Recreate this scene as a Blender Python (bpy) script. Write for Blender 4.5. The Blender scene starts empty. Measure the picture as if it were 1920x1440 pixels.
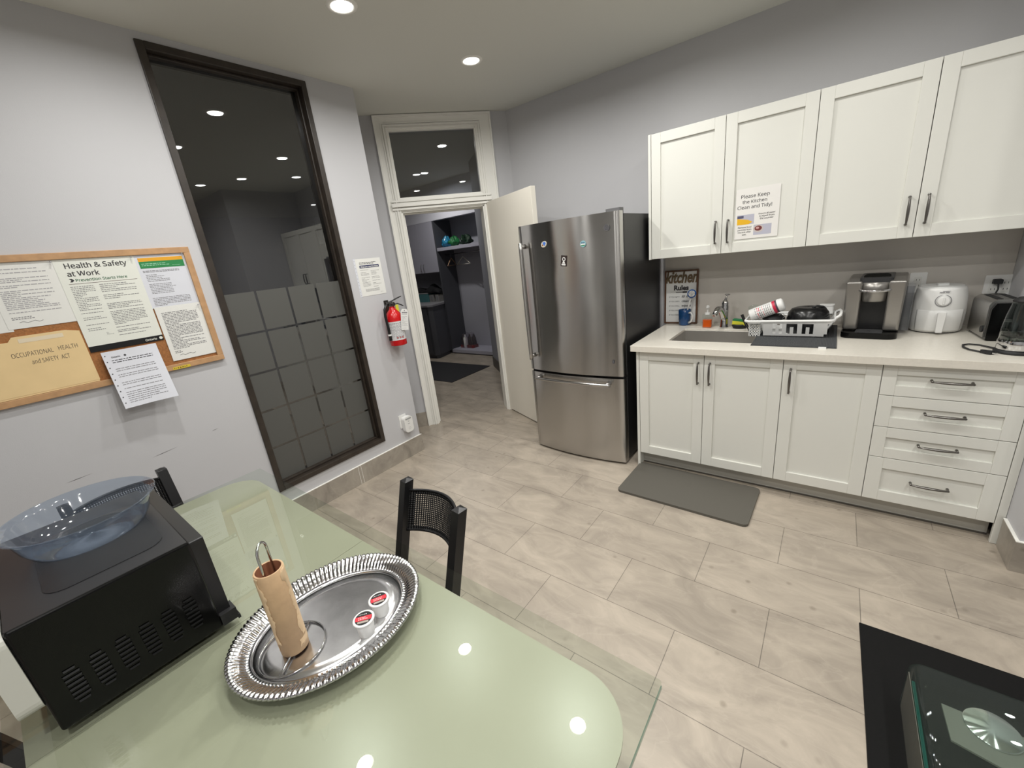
import bpy, math, random
from mathutils import Matrix, Vector
PI = math.pi
R = math.radians
S = bpy.context.scene
COL = S.collection

# ---------------------------------------------------------------- camera
cam_d = bpy.data.cameras.new('camera')
cam = bpy.data.objects.new('camera', cam_d)
COL.objects.link(cam)
S.camera = cam
cam_d.sensor_fit = 'HORIZONTAL'
cam_d.sensor_width = 36.0
cam_d.lens = 764.24 / 1920 * 36.0
cam_d.clip_start = 0.02
right = Vector((0.7935674, 0.59858869, -0.10928113))
down = Vector((0.09897971, -0.30419214, -0.94745457))
fwd = Vector((-0.60037805, 0.74105244, -0.3006451))
m = Matrix.Identity(4)
for i in range(3):
    m[i][0] = right[i]; m[i][1] = -down[i]; m[i][2] = -fwd[i]
m[0][3], m[1][3], m[2][3] = 1.05916, -3.46038, 1.60875
cam.matrix_world = m

# ---------------------------------------------------------------- world, exposure
w = bpy.data.worlds.new('world'); S.world = w
w.use_nodes = True
w.node_tree.nodes['Background'].inputs[0].default_value = (0.05, 0.05, 0.055, 1)
w.node_tree.nodes['Background'].inputs[1].default_value = 0.3
S.view_settings.view_transform = 'Standard'
S.view_settings.look = 'None'
S.view_settings.gamma = 1.0
S.view_settings.use_curve_mapping = False
S.view_settings.exposure = 0.0
S.cycles.max_bounces = 10
S.cycles.transparent_max_bounces = 24
S.cycles.caustics_reflective = True
S.cycles.blur_glossy = 1.0
S.cycles.caustics_refractive = False
S.cycles.sample_clamp_indirect = 4.0
LAMP_W = 9.0            # watts of one kitchen downlight
HALL_W = 1.2            # watts of one downlight in the unlit looking rooms behind
H = 2.853               # ceiling height
KITCHEN_LIGHTS = [(x, y, fx * fy * {(-0.98, -2.84): 1.1, (0.03, -2.84): 0.8}.get((x, y), 1.0)) for x, fx in ((-0.98, 1.12), (0.03, 1.35), (1.12, 0.65)) for y, fy in ((-0.98, 0.78), (-1.92, 0.97), (-2.84, 0.98))] + [(2.12, -1.92, 0.7), (2.12, -2.84, 0.9), (1.12, -3.78, 1.6), (2.12, -3.78, 1.5)]  # last four are unseen; the rear pair is added to light the lower cabinets
HALL_LIGHTS = [(-3.85, 0.98, 9.0), (-5.31, -1.27, 1.8), (-4.53, -0.44, 1.6), (-6.5, 0.83, 1.4)]

# ---------------------------------------------------------------- materials
def lin(c):
    return tuple(((v / 255) / 12.92 if v / 255 <= 0.04045 else ((v / 255 + 0.055) / 1.055) ** 2.4) for v in c)
_M = {}
def mat(name, col=(0.5, 0.5, 0.5), rough=0.5, metal=0.0, spec=0.5, coat=0.0, emis=None, estr=0.0, alpha=1.0, var=0.0, vscale=8.0, bump=0.0, bscale=40.0, aniso=0.0):
    if name in _M: return _M[name]
    mt = bpy.data.materials.new(name); mt.use_nodes = True
    nt = mt.node_tree; b = nt.nodes['Principled BSDF']
    b.inputs['Base Color'].default_value = (*col, 1)
    b.inputs['Roughness'].default_value = rough
    b.inputs['Metallic'].default_value = metal
    b.inputs['Specular IOR Level'].default_value = spec
    b.inputs['Coat Weight'].default_value = coat
    if emis:
        b.inputs['Emission Color'].default_value = (*emis, 1); b.inputs['Emission Strength'].default_value = estr
    if aniso: b.inputs['Anisotropic'].default_value = aniso
    if var or bump:
        tc = nt.nodes.new('ShaderNodeTexCoord')
    if var:
        n = nt.nodes.new('ShaderNodeTexNoise'); n.inputs['Scale'].default_value = vscale; n.inputs['Detail'].default_value = 5
        nt.links.new(tc.outputs['Object'], n.inputs['Vector'])
        r = nt.nodes.new('ShaderNodeValToRGB')
        r.color_ramp.elements[0].position = 0.3; r.color_ramp.elements[1].position = 0.7
        r.color_ramp.elements[0].color = (*[max(0, c * (1 - var)) for c in col], 1)
        r.color_ramp.elements[1].color = (*[min(1, c * (1 + var)) for c in col], 1)
        nt.links.new(n.outputs['Fac'], r.inputs['Fac']); nt.links.new(r.outputs['Color'], b.inputs['Base Color'])
    if bump:
        n2 = nt.nodes.new('ShaderNodeTexNoise'); n2.inputs['Scale'].default_value = bscale; n2.inputs['Detail'].default_value = 4
        nt.links.new(tc.outputs['Object'], n2.inputs['Vector'])
        bp = nt.nodes.new('ShaderNodeBump'); bp.inputs['Strength'].default_value = bump; bp.inputs['Distance'].default_value = 0.002
        nt.links.new(n2.outputs['Fac'], bp.inputs['Height']); nt.links.new(bp.outputs['Normal'], b.inputs['Normal'])
    _M[name] = mt
    return mt

def glass_mat(name, tint=(1, 1, 1), rough=0.0, boost=1.6, haze=0.0, hazecol=(0.8, 0.85, 0.9), bump=0.0):
    """clear pane: transparent body with fresnel reflection on the outer side"""
    mt = bpy.data.materials.new(name); mt.use_nodes = True
    nt = mt.node_tree; nt.nodes.clear()
    out = nt.nodes.new('ShaderNodeOutputMaterial')
    tr = nt.nodes.new('ShaderNodeBsdfTransparent'); tr.inputs[0].default_value = (*tint, 1)
    gl = nt.nodes.new('ShaderNodeBsdfGlossy'); gl.inputs['Roughness'].default_value = rough
    fr = nt.nodes.new('ShaderNodeFresnel'); fr.inputs[0].default_value = 1.5
    ge = nt.nodes.new('ShaderNodeNewGeometry')
    inv = nt.nodes.new('ShaderNodeMath'); inv.operation = 'SUBTRACT'; inv.inputs[0].default_value = boost
    sc = nt.nodes.new('ShaderNodeMath'); sc.operation = 'MULTIPLY'; sc.inputs[1].default_value = boost
    nt.links.new(ge.outputs['Backfacing'], sc.inputs[0]); nt.links.new(sc.outputs[0], inv.inputs[1])
    mu = nt.nodes.new('ShaderNodeMath'); mu.operation = 'MULTIPLY'; mu.use_clamp = True
    nt.links.new(fr.outputs[0], mu.inputs[0]); nt.links.new(inv.outputs[0], mu.inputs[1])
    mx = nt.nodes.new('ShaderNodeMixShader')
    nt.links.new(mu.outputs[0], mx.inputs[0]); nt.links.new(gl.outputs[0], mx.inputs[2])
    if haze:
        df = nt.nodes.new('ShaderNodeBsdfDiffuse'); df.inputs[0].default_value = (*hazecol, 1)
        tl = nt.nodes.new('ShaderNodeBsdfTranslucent'); tl.inputs[0].default_value = (*hazecol, 1)
        ad = nt.nodes.new('ShaderNodeMixShader'); ad.inputs[0].default_value = 0.5
        nt.links.new(df.outputs[0], ad.inputs[1]); nt.links.new(tl.outputs[0], ad.inputs[2])
        m2 = nt.nodes.new('ShaderNodeMixShader'); m2.inputs[0].default_value = haze
        nt.links.new(tr.outputs[0], m2.inputs[1]); nt.links.new(ad.outputs[0], m2.inputs[2])
        nt.links.new(m2.outputs[0], mx.inputs[1])
    else:
        nt.links.new(tr.outputs[0], mx.inputs[1])
    if bump:
        n2 = nt.nodes.new('ShaderNodeTexNoise'); n2.inputs['Scale'].default_value = 14
        tc = nt.nodes.new('ShaderNodeTexCoord'); nt.links.new(tc.outputs['Object'], n2.inputs['Vector'])
        bp = nt.nodes.new('ShaderNodeBump'); bp.inputs['Strength'].default_value = bump; bp.inputs['Distance'].default_value = 0.002
        nt.links.new(n2.outputs['Fac'], bp.inputs['Height']); nt.links.new(bp.outputs['Normal'], gl.inputs['Normal'])
    nt.links.new(mx.outputs[0], out.inputs[0])
    _M[name] = mt
    return mt

def tile_mat(name, base, rough, scale=(0.625, 0.318), org=(0.3535, -1.745), joints=True, axes='XY'):
    mt = bpy.data.materials.new(name); mt.use_nodes = True
    nt = mt.node_tree; b = nt.nodes['Principled BSDF']; L = nt.links.new
    tc = nt.nodes.new('ShaderNodeTexCoord')
    mp = nt.nodes.new('ShaderNodeMapping')
    mp.inputs['Location'].default_value = (-org[0] + scale[0] * 20, -org[1] + scale[1] * 20, 0)
    L(tc.outputs['Object'], mp.inputs['Vector'])
    br = nt.nodes.new('ShaderNodeTexBrick')
    br.inputs['Scale'].default_value = 1.0
    br.inputs['Brick Width'].default_value = scale[0]; br.inputs['Row Height'].default_value = scale[1]
    br.inputs['Mortar Size'].default_value = 0.0016 if joints else 0.0
    br.inputs['Mortar Smooth'].default_value = 0.2
    br.inputs['Bias'].default_value = 0.0
    c = base
    br.inputs['Color1'].default_value = (*[v * 1.05 for v in c], 1)
    br.inputs['Color2'].default_value = (*[v * 0.93 for v in c], 1)
    br.inputs['Mortar'].default_value = (*[v * 0.42 for v in c], 1)
    L(mp.outputs['Vector'], br.inputs['Vector'])
    # cloudy stone
    n1 = nt.nodes.new('ShaderNodeTexNoise'); n1.inputs['Scale'].default_value = 3.2; n1.inputs['Detail'].default_value = 8; n1.inputs['Roughness'].default_value = 0.62; n1.inputs['Distortion'].default_value = 0.9
    mp2 = nt.nodes.new('ShaderNodeMapping'); mp2.inputs['Rotation'].default_value = (0, 0, 0.5); mp2.inputs['Scale'].default_value = (1, 2.2, 1.6)
    L(tc.outputs['Object'], mp2.inputs['Vector']); L(mp2.outputs['Vector'], n1.inputs['Vector'])
    r1 = nt.nodes.new('ShaderNodeValToRGB')
    r1.color_ramp.elements[0].position = 0.3; r1.color_ramp.elements[0].color = (0.72, 0.71, 0.70, 1)
    r1.color_ramp.elements[1].position = 0.72; r1.color_ramp.elements[1].color = (1.17, 1.16, 1.14, 1)
    L(n1.outputs['Fac'], r1.inputs['Fac'])
    mx = nt.nodes.new('ShaderNodeMixRGB'); mx.blend_type = 'MULTIPLY'; mx.inputs[0].default_value = 1.0
    L(br.outputs['Color'], mx.inputs[1]); L(r1.outputs['Color'], mx.inputs[2])
    # pale veins
    n2 = nt.nodes.new('ShaderNodeTexNoise'); n2.inputs['Scale'].default_value = 1.7; n2.inputs['Detail'].default_value = 6; n2.inputs['Distortion'].default_value = 1.6
    L(mp2.outputs['Vector'], n2.inputs['Vector'])
    r2 = nt.nodes.new('ShaderNodeValToRGB')
    e = r2.color_ramp.elements
    e[0].position = 0.485; e[0].color = (0, 0, 0, 1); e[1].position = 0.515; e[1].color = (0, 0, 0, 1)
    k = e.new(0.5); k.color = (0.16, 0.16, 0.16, 1)
    L(n2.outputs['Fac'], r2.inputs['Fac'])
    mx2 = nt.nodes.new('ShaderNodeMixRGB'); mx2.blend_type = 'MIX'; mx2.inputs[2].default_value = (*[min(1, v * 1.35) for v in c], 1)
    L(r2.outputs['Color'], mx2.inputs[0]); L(mx.outputs[0], mx2.inputs[1])
    # small worn spots
    v = nt.nodes.new('ShaderNodeTexVoronoi'); v.inputs['Scale'].default_value = 9.0
    L(tc.outputs['Object'], v.inputs['Vector'])
    r3 = nt.nodes.new('ShaderNodeValToRGB'); r3.color_ramp.elements[0].position = 0.05; r3.color_ramp.elements[0].color = (0.70, 0.69, 0.67, 1); r3.color_ramp.elements[1].position = 0.14; r3.color_ramp.elements[1].color = (1, 1, 1, 1)
    L(v.outputs['Distance'], r3.inputs['Fac'])
    nm = nt.nodes.new('ShaderNodeTexNoise'); nm.inputs['Scale'].default_value = 1.3; L(tc.outputs['Object'], nm.inputs['Vector'])
    r4 = nt.nodes.new('ShaderNodeValToRGB'); r4.color_ramp.elements[0].position = 0.44; r4.color_ramp.elements[1].position = 0.56
    L(nm.outputs['Fac'], r4.inputs['Fac'])
    mx3 = nt.nodes.new('ShaderNodeMixRGB'); mx3.blend_type = 'MULTIPLY'
    L(r4.outputs['Color'], mx3.inputs[0]); L(mx2.outputs[0], mx3.inputs[1]); L(r3.outputs['Color'], mx3.inputs[2])
    L(mx3.outputs[0], b.inputs['Base Color'])
    b.inputs['Roughness'].default_value = rough
    bp = nt.nodes.new('ShaderNodeBump'); bp.inputs['Strength'].default_value = 0.25; bp.inputs['Distance'].default_value = 0.003
    L(n1.outputs['Fac'], bp.inputs['Height']); L(bp.outputs['Normal'], b.inputs['Normal'])
    _M[name] = mt
    return mt

def steel_mat(name, col=(0.55, 0.54, 0.52), rough=0.27, grain=(2, 2, 260), aniso=0.75, wave=0.0, tangent=None):
    mt = bpy.data.materials.new(name); mt.use_nodes = True
    nt = mt.node_tree; b = nt.nodes['Principled BSDF']; L = nt.links.new
    b.inputs['Base Color'].default_value = (*col, 1); b.inputs['Metallic'].default_value = 1.0
    b.inputs['Roughness'].default_value = rough
    if tangent:
        t = nt.nodes.new('ShaderNodeTangent'); t.direction_type = 'RADIAL'; t.axis = tangent
        L(t.outputs[0], b.inputs['Tangent']); b.inputs['Anisotropic'].default_value = aniso; b.inputs['Anisotropic Rotation'].default_value = 0.25
    tc = nt.nodes.new('ShaderNodeTexCoord'); mp = nt.nodes.new('ShaderNodeMapping'); mp.inputs['Scale'].default_value = grain
    n = nt.nodes.new('ShaderNodeTexNoise'); n.inputs['Scale'].default_value = 3.0; n.inputs['Detail'].default_value = 3
    L(tc.outputs['Object'], mp.inputs['Vector']); L(mp.outputs['Vector'], n.inputs['Vector'])
    bp = nt.nodes.new('ShaderNodeBump'); bp.inputs['Strength'].default_value = 0.06; bp.inputs['Distance'].default_value = 0.001
    L(n.outputs['Fac'], bp.inputs['Height'])
    last = bp
    if wave:
        n3 = nt.nodes.new('ShaderNodeTexNoise'); n3.inputs['Scale'].default_value = 2.2; n3.inputs['Detail'].default_value = 1
        L(tc.outputs['Object'], n3.inputs['Vector'])
        b2 = nt.nodes.new('ShaderNodeBump'); b2.inputs['Strength'].default_value = wave; b2.inputs['Distance'].default_value = 0.01
        L(n3.outputs['Fac'], b2.inputs['Height']); L(bp.outputs['Normal'], b2.inputs['Normal']); last = b2
    L(last.outputs['Normal'], b.inputs['Normal'])
    _M[name] = mt
    return mt

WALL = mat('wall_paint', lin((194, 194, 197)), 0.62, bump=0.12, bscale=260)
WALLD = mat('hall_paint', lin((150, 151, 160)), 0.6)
CEIL = mat('ceiling_paint', lin((216, 216, 209)), 0.8, bump=0.05, bscale=200)
WHITE = mat('cabinet_white', lin((226, 226, 219)), 0.42)
TRIM = mat('trim_white', lin((243, 242, 236)), 0.4)
DOORP = mat('door_paint', lin((234, 229, 217)), 0.45)
FLOOR = tile_mat('floor_tile', lin((173, 163, 150)), 0.36)
BASET = tile_mat('base_tile', lin((165, 158, 148)), 0.35, joints=False)
DARKW = mat('dark_wood', lin((50, 43, 37)), 0.38, var=0.25, vscale=14)
GLASS = glass_mat('window_glass', tint=(0.62, 0.64, 0.66), boost=3.9)
TGLASS = glass_mat('table_glass', tint=(0.92, 0.95, 0.925), boost=1.2)
CLEAR = glass_mat('clear_glass', tint=(0.93, 0.96, 0.95), boost=1.2)
FROST = mat('frosted_film', lin((84, 84, 81)), 0.5)
SEAMD = mat('film_gap', (0.012, 0.012, 0.013), 0.2)
GREENT = mat('green_tabletop', lin((172, 167, 151)), 0.28, var=0.05, vscale=3)
EDGEG = glass_mat('glass_edge', tint=(0.55, 0.68, 0.62), boost=1.4, haze=0.25, hazecol=(0.45, 0.58, 0.52))
TEAL = glass_mat('teal_glass_edge', tint=(0.12, 0.5, 0.42), boost=1.2, haze=0.45, hazecol=(0.02, 0.28, 0.22))
BLACK = mat('black_paint', (0.008, 0.008, 0.009), 0.35)
BLACKG = mat('black_gloss', (0.004, 0.004, 0.004), 0.16, spec=0.25)
MWTOP = mat('microwave_top', (0.020, 0.020, 0.022), 0.38)
BLACKM = mat('black_matte', (0.012, 0.012, 0.013), 0.6)
RUBBER = mat('black_rubber', (0.006, 0.006, 0.006), 0.8, spec=0.2, bump=0.4, bscale=300)
TAUPE = mat('taupe_foam', lin((92, 89, 82)), 0.62, bump=0.3, bscale=300)
STEEL = steel_mat('brushed_steel', (0.50, 0.49, 0.475), 0.19, (1.5, 1.5, 240), 1.0, 0.9, 'Z')
STEELS = steel_mat('sink_steel', (0.62, 0.60, 0.57), 0.42, (60, 3, 3))
CHROME = mat('chrome', (0.62, 0.62, 0.63), 0.07, 1.0)
NICKEL = mat('dark_nickel', (0.20, 0.19, 0.18), 0.3, 1.0)
SILVER = mat('silver_tray', (0.60, 0.60, 0.61), 0.14, 1.0)
SILVERF = mat('silver_tray_flat', (0.70, 0.70, 0.71), 0.23, 1.0, var=0.12, vscale=22)
GREYP = mat('grey_side', (0.012, 0.012, 0.013), 0.4, bump=0.3, bscale=400)
QUARTZ = mat('quartz', lin((224, 219, 208)), 0.22, var=0.035, vscale=90)
SPLASH = mat('splash', lin((196, 191, 184)), 0.25, var=0.04, vscale=4)
CORK = mat('cork', lin((156, 104, 60)), 0.85, var=0.22, vscale=160)
OAK = mat('oak_frame', lin((184, 144, 104)), 0.5, var=0.12, vscale=30)
PAPER = mat('paper', lin((226, 226, 222)), 0.55)
PAPERB = mat('paper_cool', lin((214, 216, 224)), 0.5)
INK = mat('ink', lin((52, 50, 54)), 0.6)
INKG = mat('ink_grey', lin((128, 127, 130)), 0.6)
INKL = mat('ink_light', lin((164, 163, 167)), 0.6)
GREENI = mat('ink_green', lin((40, 98, 66)), 0.5)
GREENB = mat('band_green', lin((44, 132, 74)), 0.4)
ORANGEB = mat('band_orange', lin((226, 164, 40)), 0.4)
MANILA = mat('manila', lin((228, 200, 150)), 0.6, var=0.04, vscale=10)
RED = mat('red_paint', lin((196, 18, 24)), 0.25)
YELLOW = mat('yellow_plastic', lin((212, 208, 60)), 0.5)
PWHITE = mat('white_plastic', lin((232, 232, 230)), 0.35)
PGREY = mat('grey_plastic', lin((160, 162, 164)), 0.4)
BLUE = mat('blue_glaze', lin((28, 70, 118)), 0.15, var=0.35, vscale=18)
BLUEP = mat('blue_plastic', lin((28, 92, 170)), 0.3)
BROWN = mat('brown_frame', lin((92, 62, 42)), 0.5, var=0.2, vscale=40)
SCRIPTW = mat('script_wood', lin((104, 86, 62)), 0.6, var=0.2, vscale=60)
CARD = mat('cardboard', lin((196, 164, 128)), 0.75, var=0.06, vscale=50)
CARDIN = mat('cardboard_inner', lin((150, 98, 70)), 0.8)
ORANGE = mat('orange_soap', lin((226, 92, 22)), 0.12)
PODRED = mat('pod_red', lin((206, 44, 58)), 0.35)
NAVY = mat('navy_band', lin((58, 62, 96)), 0.5)
BEIGE = mat('pod_beige', lin((160, 150, 140)), 0.5)
LAMPE = mat('lamp_glow', (1, 1, 1), 0.5, emis=(1.0, 0.965, 0.9), estr=14.0)
BOWLM = glass_mat('blue_clear_plastic', tint=(0.84, 0.88, 0.93), rough=0.06, boost=1.3, haze=0.07, hazecol=(0.42, 0.52, 0.68))
CHARC = mat('charcoal_panel', lin((76, 77, 83)), 0.5)
GREYCAB = mat('grey_cabinet', lin((176, 175, 188)), 0.5)
RIBBED = mat('grey_microfibre', lin((72, 74, 76)), 0.9)

# ---------------------------------------------------------------- mesh builder
def frame(o, u, v):
    u = Vector(u).normalized(); v = Vector(v).normalized(); n = u.cross(v)
    F = Matrix.Identity(4)
    for i in range(3):
        F[i][0] = u[i]; F[i][1] = v[i]; F[i][2] = n[i]; F[i][3] = o[i]
    return F
def T(x=0, y=0, z=0): return Matrix.Translation((x, y, z))
def RZ(a): return Matrix.Rotation(a, 4, 'Z')
def RX(a): return Matrix.Rotation(a, 4, 'X')
def RY(a): return Matrix.Rotation(a, 4, 'Y')

import os
SANS = None
try:
    _p = os.path.join(bpy.utils.resource_path('LOCAL'), 'datafiles', 'fonts', 'NotoSansHebrew-Regular.woff2')   # plain sans lettering that ships with Blender
    if os.path.exists(_p): SANS = bpy.data.fonts.load(_p)
except Exception:
    SANS = None

class MB:
    def __init__(s, F=None):
        s.v = []; s.f = []; s.mi = []; s.sm = []; s.F = F or Matrix.Identity(4); s.m = 0; s.smooth = False
    def add(s, vs, fs, F=None, smooth=None):
        F = s.F @ F if F is not None else s.F
        o = len(s.v)
        s.v += [tuple(F @ Vector(p)) for p in vs]
        for f in fs:
            s.f.append([i + o for i in f]); s.mi.append(s.m); s.sm.append(s.smooth if smooth is None else smooth)
        return s
    def box(s, lo, hi, F=None):
        x0, y0, z0 = lo; x1, y1, z1 = hi
        if x0 > x1: x0, x1 = x1, x0
        if y0 > y1: y0, y1 = y1, y0
        if z0 > z1: z0, z1 = z1, z0
        return s.add([(x0, y0, z0), (x1, y0, z0), (x1, y1, z0), (x0, y1, z0), (x0, y0, z1), (x1, y0, z1), (x1, y1, z1), (x0, y1, z1)],
                     [(0, 3, 2, 1), (4, 5, 6, 7), (0, 1, 5, 4), (1, 2, 6, 5), (2, 3, 7, 6), (3, 0, 4, 7)], F, False)
    def prism(s, pts, z0, z1, F=None, smooth=False):
        n = len(pts)
        vs = [(x, y, z0) for x, y in pts] + [(x, y, z1) for x, y in pts]
        s.add(vs, [tuple(reversed(range(n))), tuple(range(n, 2 * n))], F, False)
        s.add(vs, [(i, (i + 1) % n, n + (i + 1) % n, n + i) for i in range(n)], F, smooth)
        return s
    def lathe(s, prof, seg=32, F=None, smooth=True, sx=1.0, sy=1.0, cap=False):
        vs = []; fs = []
        for r, z in prof:
            for k in range(seg):
                a = 2 * PI * k / seg
                vs.append((r * math.cos(a) * sx, r * math.sin(a) * sy, z))
        for i in range(len(prof) - 1):
            for k in range(seg):
                k2 = (k + 1) % seg
                fs.append((i * seg + k, i * seg + k2, (i + 1) * seg + k2, (i + 1) * seg + k))
        if cap:
            fs.append(tuple(reversed(range(seg)))); fs.append(tuple(range((len(prof) - 1) * seg, len(prof) * seg)))
        return s.add(vs, fs, F, smooth)
    def cyl(s, r, z0, z1, seg=24, F=None):
        n = seg
        vs = [(r * math.cos(2 * PI * k / n), r * math.sin(2 * PI * k / n), z) for z in (z0, z1) for k in range(n)]
        s.add(vs, [(k, (k + 1) % n, n + (k + 1) % n, n + k) for k in range(n)], F, True)
        s.add(vs, [tuple(reversed(range(n))), tuple(range(n, 2 * n))], F, False)
        return s
    def tube(s, pts, r, seg=10, F=None, closed=False, flat=1.0, up=(0, 0, 1)):
        P = [Vector(p) for p in pts]; n = len(P)
        rs = r if isinstance(r, (list, tuple)) else [r] * n
        vs = []; pn = None
        for i, p in enumerate(P):
            if closed: d = P[(i + 1) % n] - P[i - 1]
            else: d = P[min(i + 1, n - 1)] - P[max(i - 1, 0)]
            d.normalize()
            if pn is None:
                a = Vector(up)
                if abs(a.dot(d)) > 0.95: a = Vector((1, 0, 0))
                pn = (a - d * a.dot(d)).normalized()
            else:
                q = pn - d * pn.dot(d)
                pn = q.normalized() if q.length > 1e-6 else pn
            b = d.cross(pn)
            for k in range(seg):
                t = 2 * PI * k / seg
                vs.append(tuple(p + pn * (rs[i] * math.cos(t) * flat) + b * (rs[i] * math.sin(t))))
        fs = []
        for i in range(n if closed else n - 1):
            j = (i + 1) % n
            for k in range(seg):
                k2 = (k + 1) % seg
                fs.append((i * seg + k, i * seg + k2, j * seg + k2, j * seg + k))
        if not closed:
            fs.append(tuple(reversed(range(seg)))); fs.append(tuple(range((n - 1) * seg, n * seg)))
        return s.add(vs, fs, F, True)
    def quad(s, x0, y0, x1, y1, z=0, F=None):
        return s.add([(x0, y0, z), (x1, y0, z), (x1, y1, z), (x0, y1, z)], [(0, 1, 2, 3)], F, False)
    def grid(s, x0, y0, x1, y1, nx, ny, fn, F=None, smooth=True):
        vs = [fn(x0 + (x1 - x0) * i / nx, y0 + (y1 - y0) * j / ny) for j in range(ny + 1) for i in range(nx + 1)]
        fs = [(j * (nx + 1) + i, j * (nx + 1) + i + 1, (j + 1) * (nx + 1) + i + 1, (j + 1) * (nx + 1) + i) for j in range(ny) for i in range(nx)]
        return s.add(vs, fs, F, smooth)
    def ball(s, r, F=None, seg=20, rings=12, sc=(1, 1, 1)):
        prof = [(max(1e-5, r * math.sin(PI * i / rings)), -r * math.cos(PI * i / rings)) for i in range(rings + 1)]
        vs = []; fs = []
        for rr, z in prof:
            for k in range(seg):
                a = 2 * PI * k / seg; vs.append((rr * math.cos(a) * sc[0], rr * math.sin(a) * sc[1], z * sc[2]))
        for i in range(rings):
            for k in range(seg):
                k2 = (k + 1) % seg; fs.append((i * seg + k, i * seg + k2, (i + 1) * seg + k2, (i + 1) * seg + k))
        return s.add(vs, fs, F, True)
    def text(s, body, size, F=None, align='LEFT', bold=0.0, shear=0.0, ext=0.0, width=None, z=0.0, plain=True):
        cu = bpy.data.curves.new('lettering', 'FONT'); cu.body = body; cu.size = 1.0
        if SANS and plain: cu.font = SANS
        cu.align_x = align
        cu.offset = bold / size; cu.shear = shear; cu.extrude = ext / size; cu.resolution_u = 3
        ob = bpy.data.objects.new('lettering', cu)
        me = bpy.data.meshes.new_from_object(ob)
        
        k = 1.0
        if width and len(me.vertices):
            xs = [v.co.x for v in me.vertices]; k = width / max(1e-6, (max(xs) - min(xs)) * size)
        vs = [(v.co.x * size * k, v.co.y * size * (k if 0.7 < k < 1.4 else 1.0), v.co.z * size + z) for v in me.vertices]
        fs = [tuple(p.vertices) for p in me.polygons]
        s.add(vs, fs, F, False)
        bpy.data.objects.remove(ob); bpy.data.curves.remove(cu); bpy.data.meshes.remove(me)
        return s
    def lines(s, x0, x1, y0, y1, n, h, seed=1, z=0.0008, F=None, fill=0.9):
        rnd = random.Random(seed)
        for i in range(n):
            y = y0 + (y1 - y0) * (i + 0.5) / n
            if n > 6 and rnd.random() < 0.14: continue
            L = x0 + (x1 - x0) * (fill if rnd.random() < 0.62 else rnd.uniform(0.25, 0.9))
            x = x0
            while x < L - 0.002:
                wl = rnd.uniform(0.006, 0.02) * (x1 - x0) / 0.18
                s.quad(x, y - h / 2, min(x + wl, L), y + h / 2, z, F)
                x += wl + h * 0.9
        return s
    def deform(s, fn):
        s.v = [tuple(fn(Vector(p))) for p in s.v]; return s
    def build(s, name, mats, parent=None, bevel=0.0, seg=2, loc=None, solid=0.0):
        me = bpy.data.meshes.new(name)
        me.from_pydata(s.v, [], s.f)
        if not isinstance(mats, (list, tuple)): mats = [mats]
        for mm in mats: me.materials.append(mm)
        me.polygons.foreach_set('material_index', s.mi)
        me.polygons.foreach_set('use_smooth', s.sm)
        me.update()
        ob = bpy.data.objects.new(name, me); COL.objects.link(ob)
        if parent is not None: ob.parent = parent
        if loc is not None: ob.location = loc
        if solid:
            sd = ob.modifiers.new('Solidify', 'SOLIDIFY'); sd.thickness = solid; sd.offset = -1
        if bevel:
            bv = ob.modifiers.new('Bevel', 'BEVEL'); bv.width = bevel; bv.segments = seg
            bv.limit_method = 'ANGLE'; bv.angle_limit = R(35); bv.harden_normals = False
        return ob

def tag(o, label=None, cat=None, group=None, kind=None):
    if label: o['label'] = label
    if cat: o['category'] = cat
    if group: o['group'] = group
    if kind: o['kind'] = kind
    return o
def thing(name, loc, label, cat, rz=0.0, group=None):
    o = bpy.data.objects.new(name, None); COL.objects.link(o)
    o.empty_display_size = 0.05
    o.location = loc; o.rotation_euler = (0, 0, rz)
    return tag(o, label, cat, group)
def struct(o, label): return tag(o, label, 'structure', kind='structure')
def copy_tree(o, parent=None):
    c = o.copy(); COL.objects.link(c); c.parent = parent
    for ch in [x for x in list(bpy.data.objects) if x.parent == o]: copy_tree(ch, c)
    return c
def rrect(x0, y0, x1, y1, r, n=6):
    pts = []
    for cx, cy, a in ((x1 - r, y1 - r, 0), (x0 + r, y1 - r, 90), (x0 + r, y0 + r, 180), (x1 - r, y0 + r, 270)):
        for k in range(n + 1):
            t = R(a + 90 * k / n); pts.append((cx + r * math.cos(t), cy + r * math.sin(t)))
    return pts
FA = lambda x, y, z: frame((x, y, z), (1, 0, 0), (0, 0, 1))      # faces -y (kitchen wall)
FB = lambda x, y, z: frame((x, y, z), (0, 1, 0), (0, 0, 1))      # faces +x (window wall)

# ================================================================ SETTING
XB = -1.784          # window wall face
TH = 0.9065          # direction of the door wall
CO = Vector((-1.4529, 0.0, 0.0)); DC = Vector((-math.cos(TH), -math.sin(TH), 0)); NC = Vector((-math.sin(TH), math.cos(TH), 0))
FC = frame(CO, DC, (0, 0, 1))     # local: s along the door wall, z up, n = DC x Z
# (FC normal points away from the kitchen or into it; SGN turns depth into "towards kitchen")
SGN = 1.0 if (FC.to_3x3() @ Vector((0, 0, 1))).dot(-NC) > 0 else -1.0

struct(MB().box((-8.2, -6.0, -0.12), (4.6, 3.2, 0)).build('floor', FLOOR), 'grey beige stone tile floor in a brick pattern')
struct(MB().box((-8.2, -6.0, H), (4.6, 3.2, H + 0.12)).build('ceiling', CEIL), 'plain off-white ceiling with recessed lights')
XS = 1.83
struct(MB().box((-1.47, 0, 0), (XS + 0.12, 0.14, H)).build('wall_kitchen', WALL), 'pale grey wall behind the fridge and cabinets')
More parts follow.
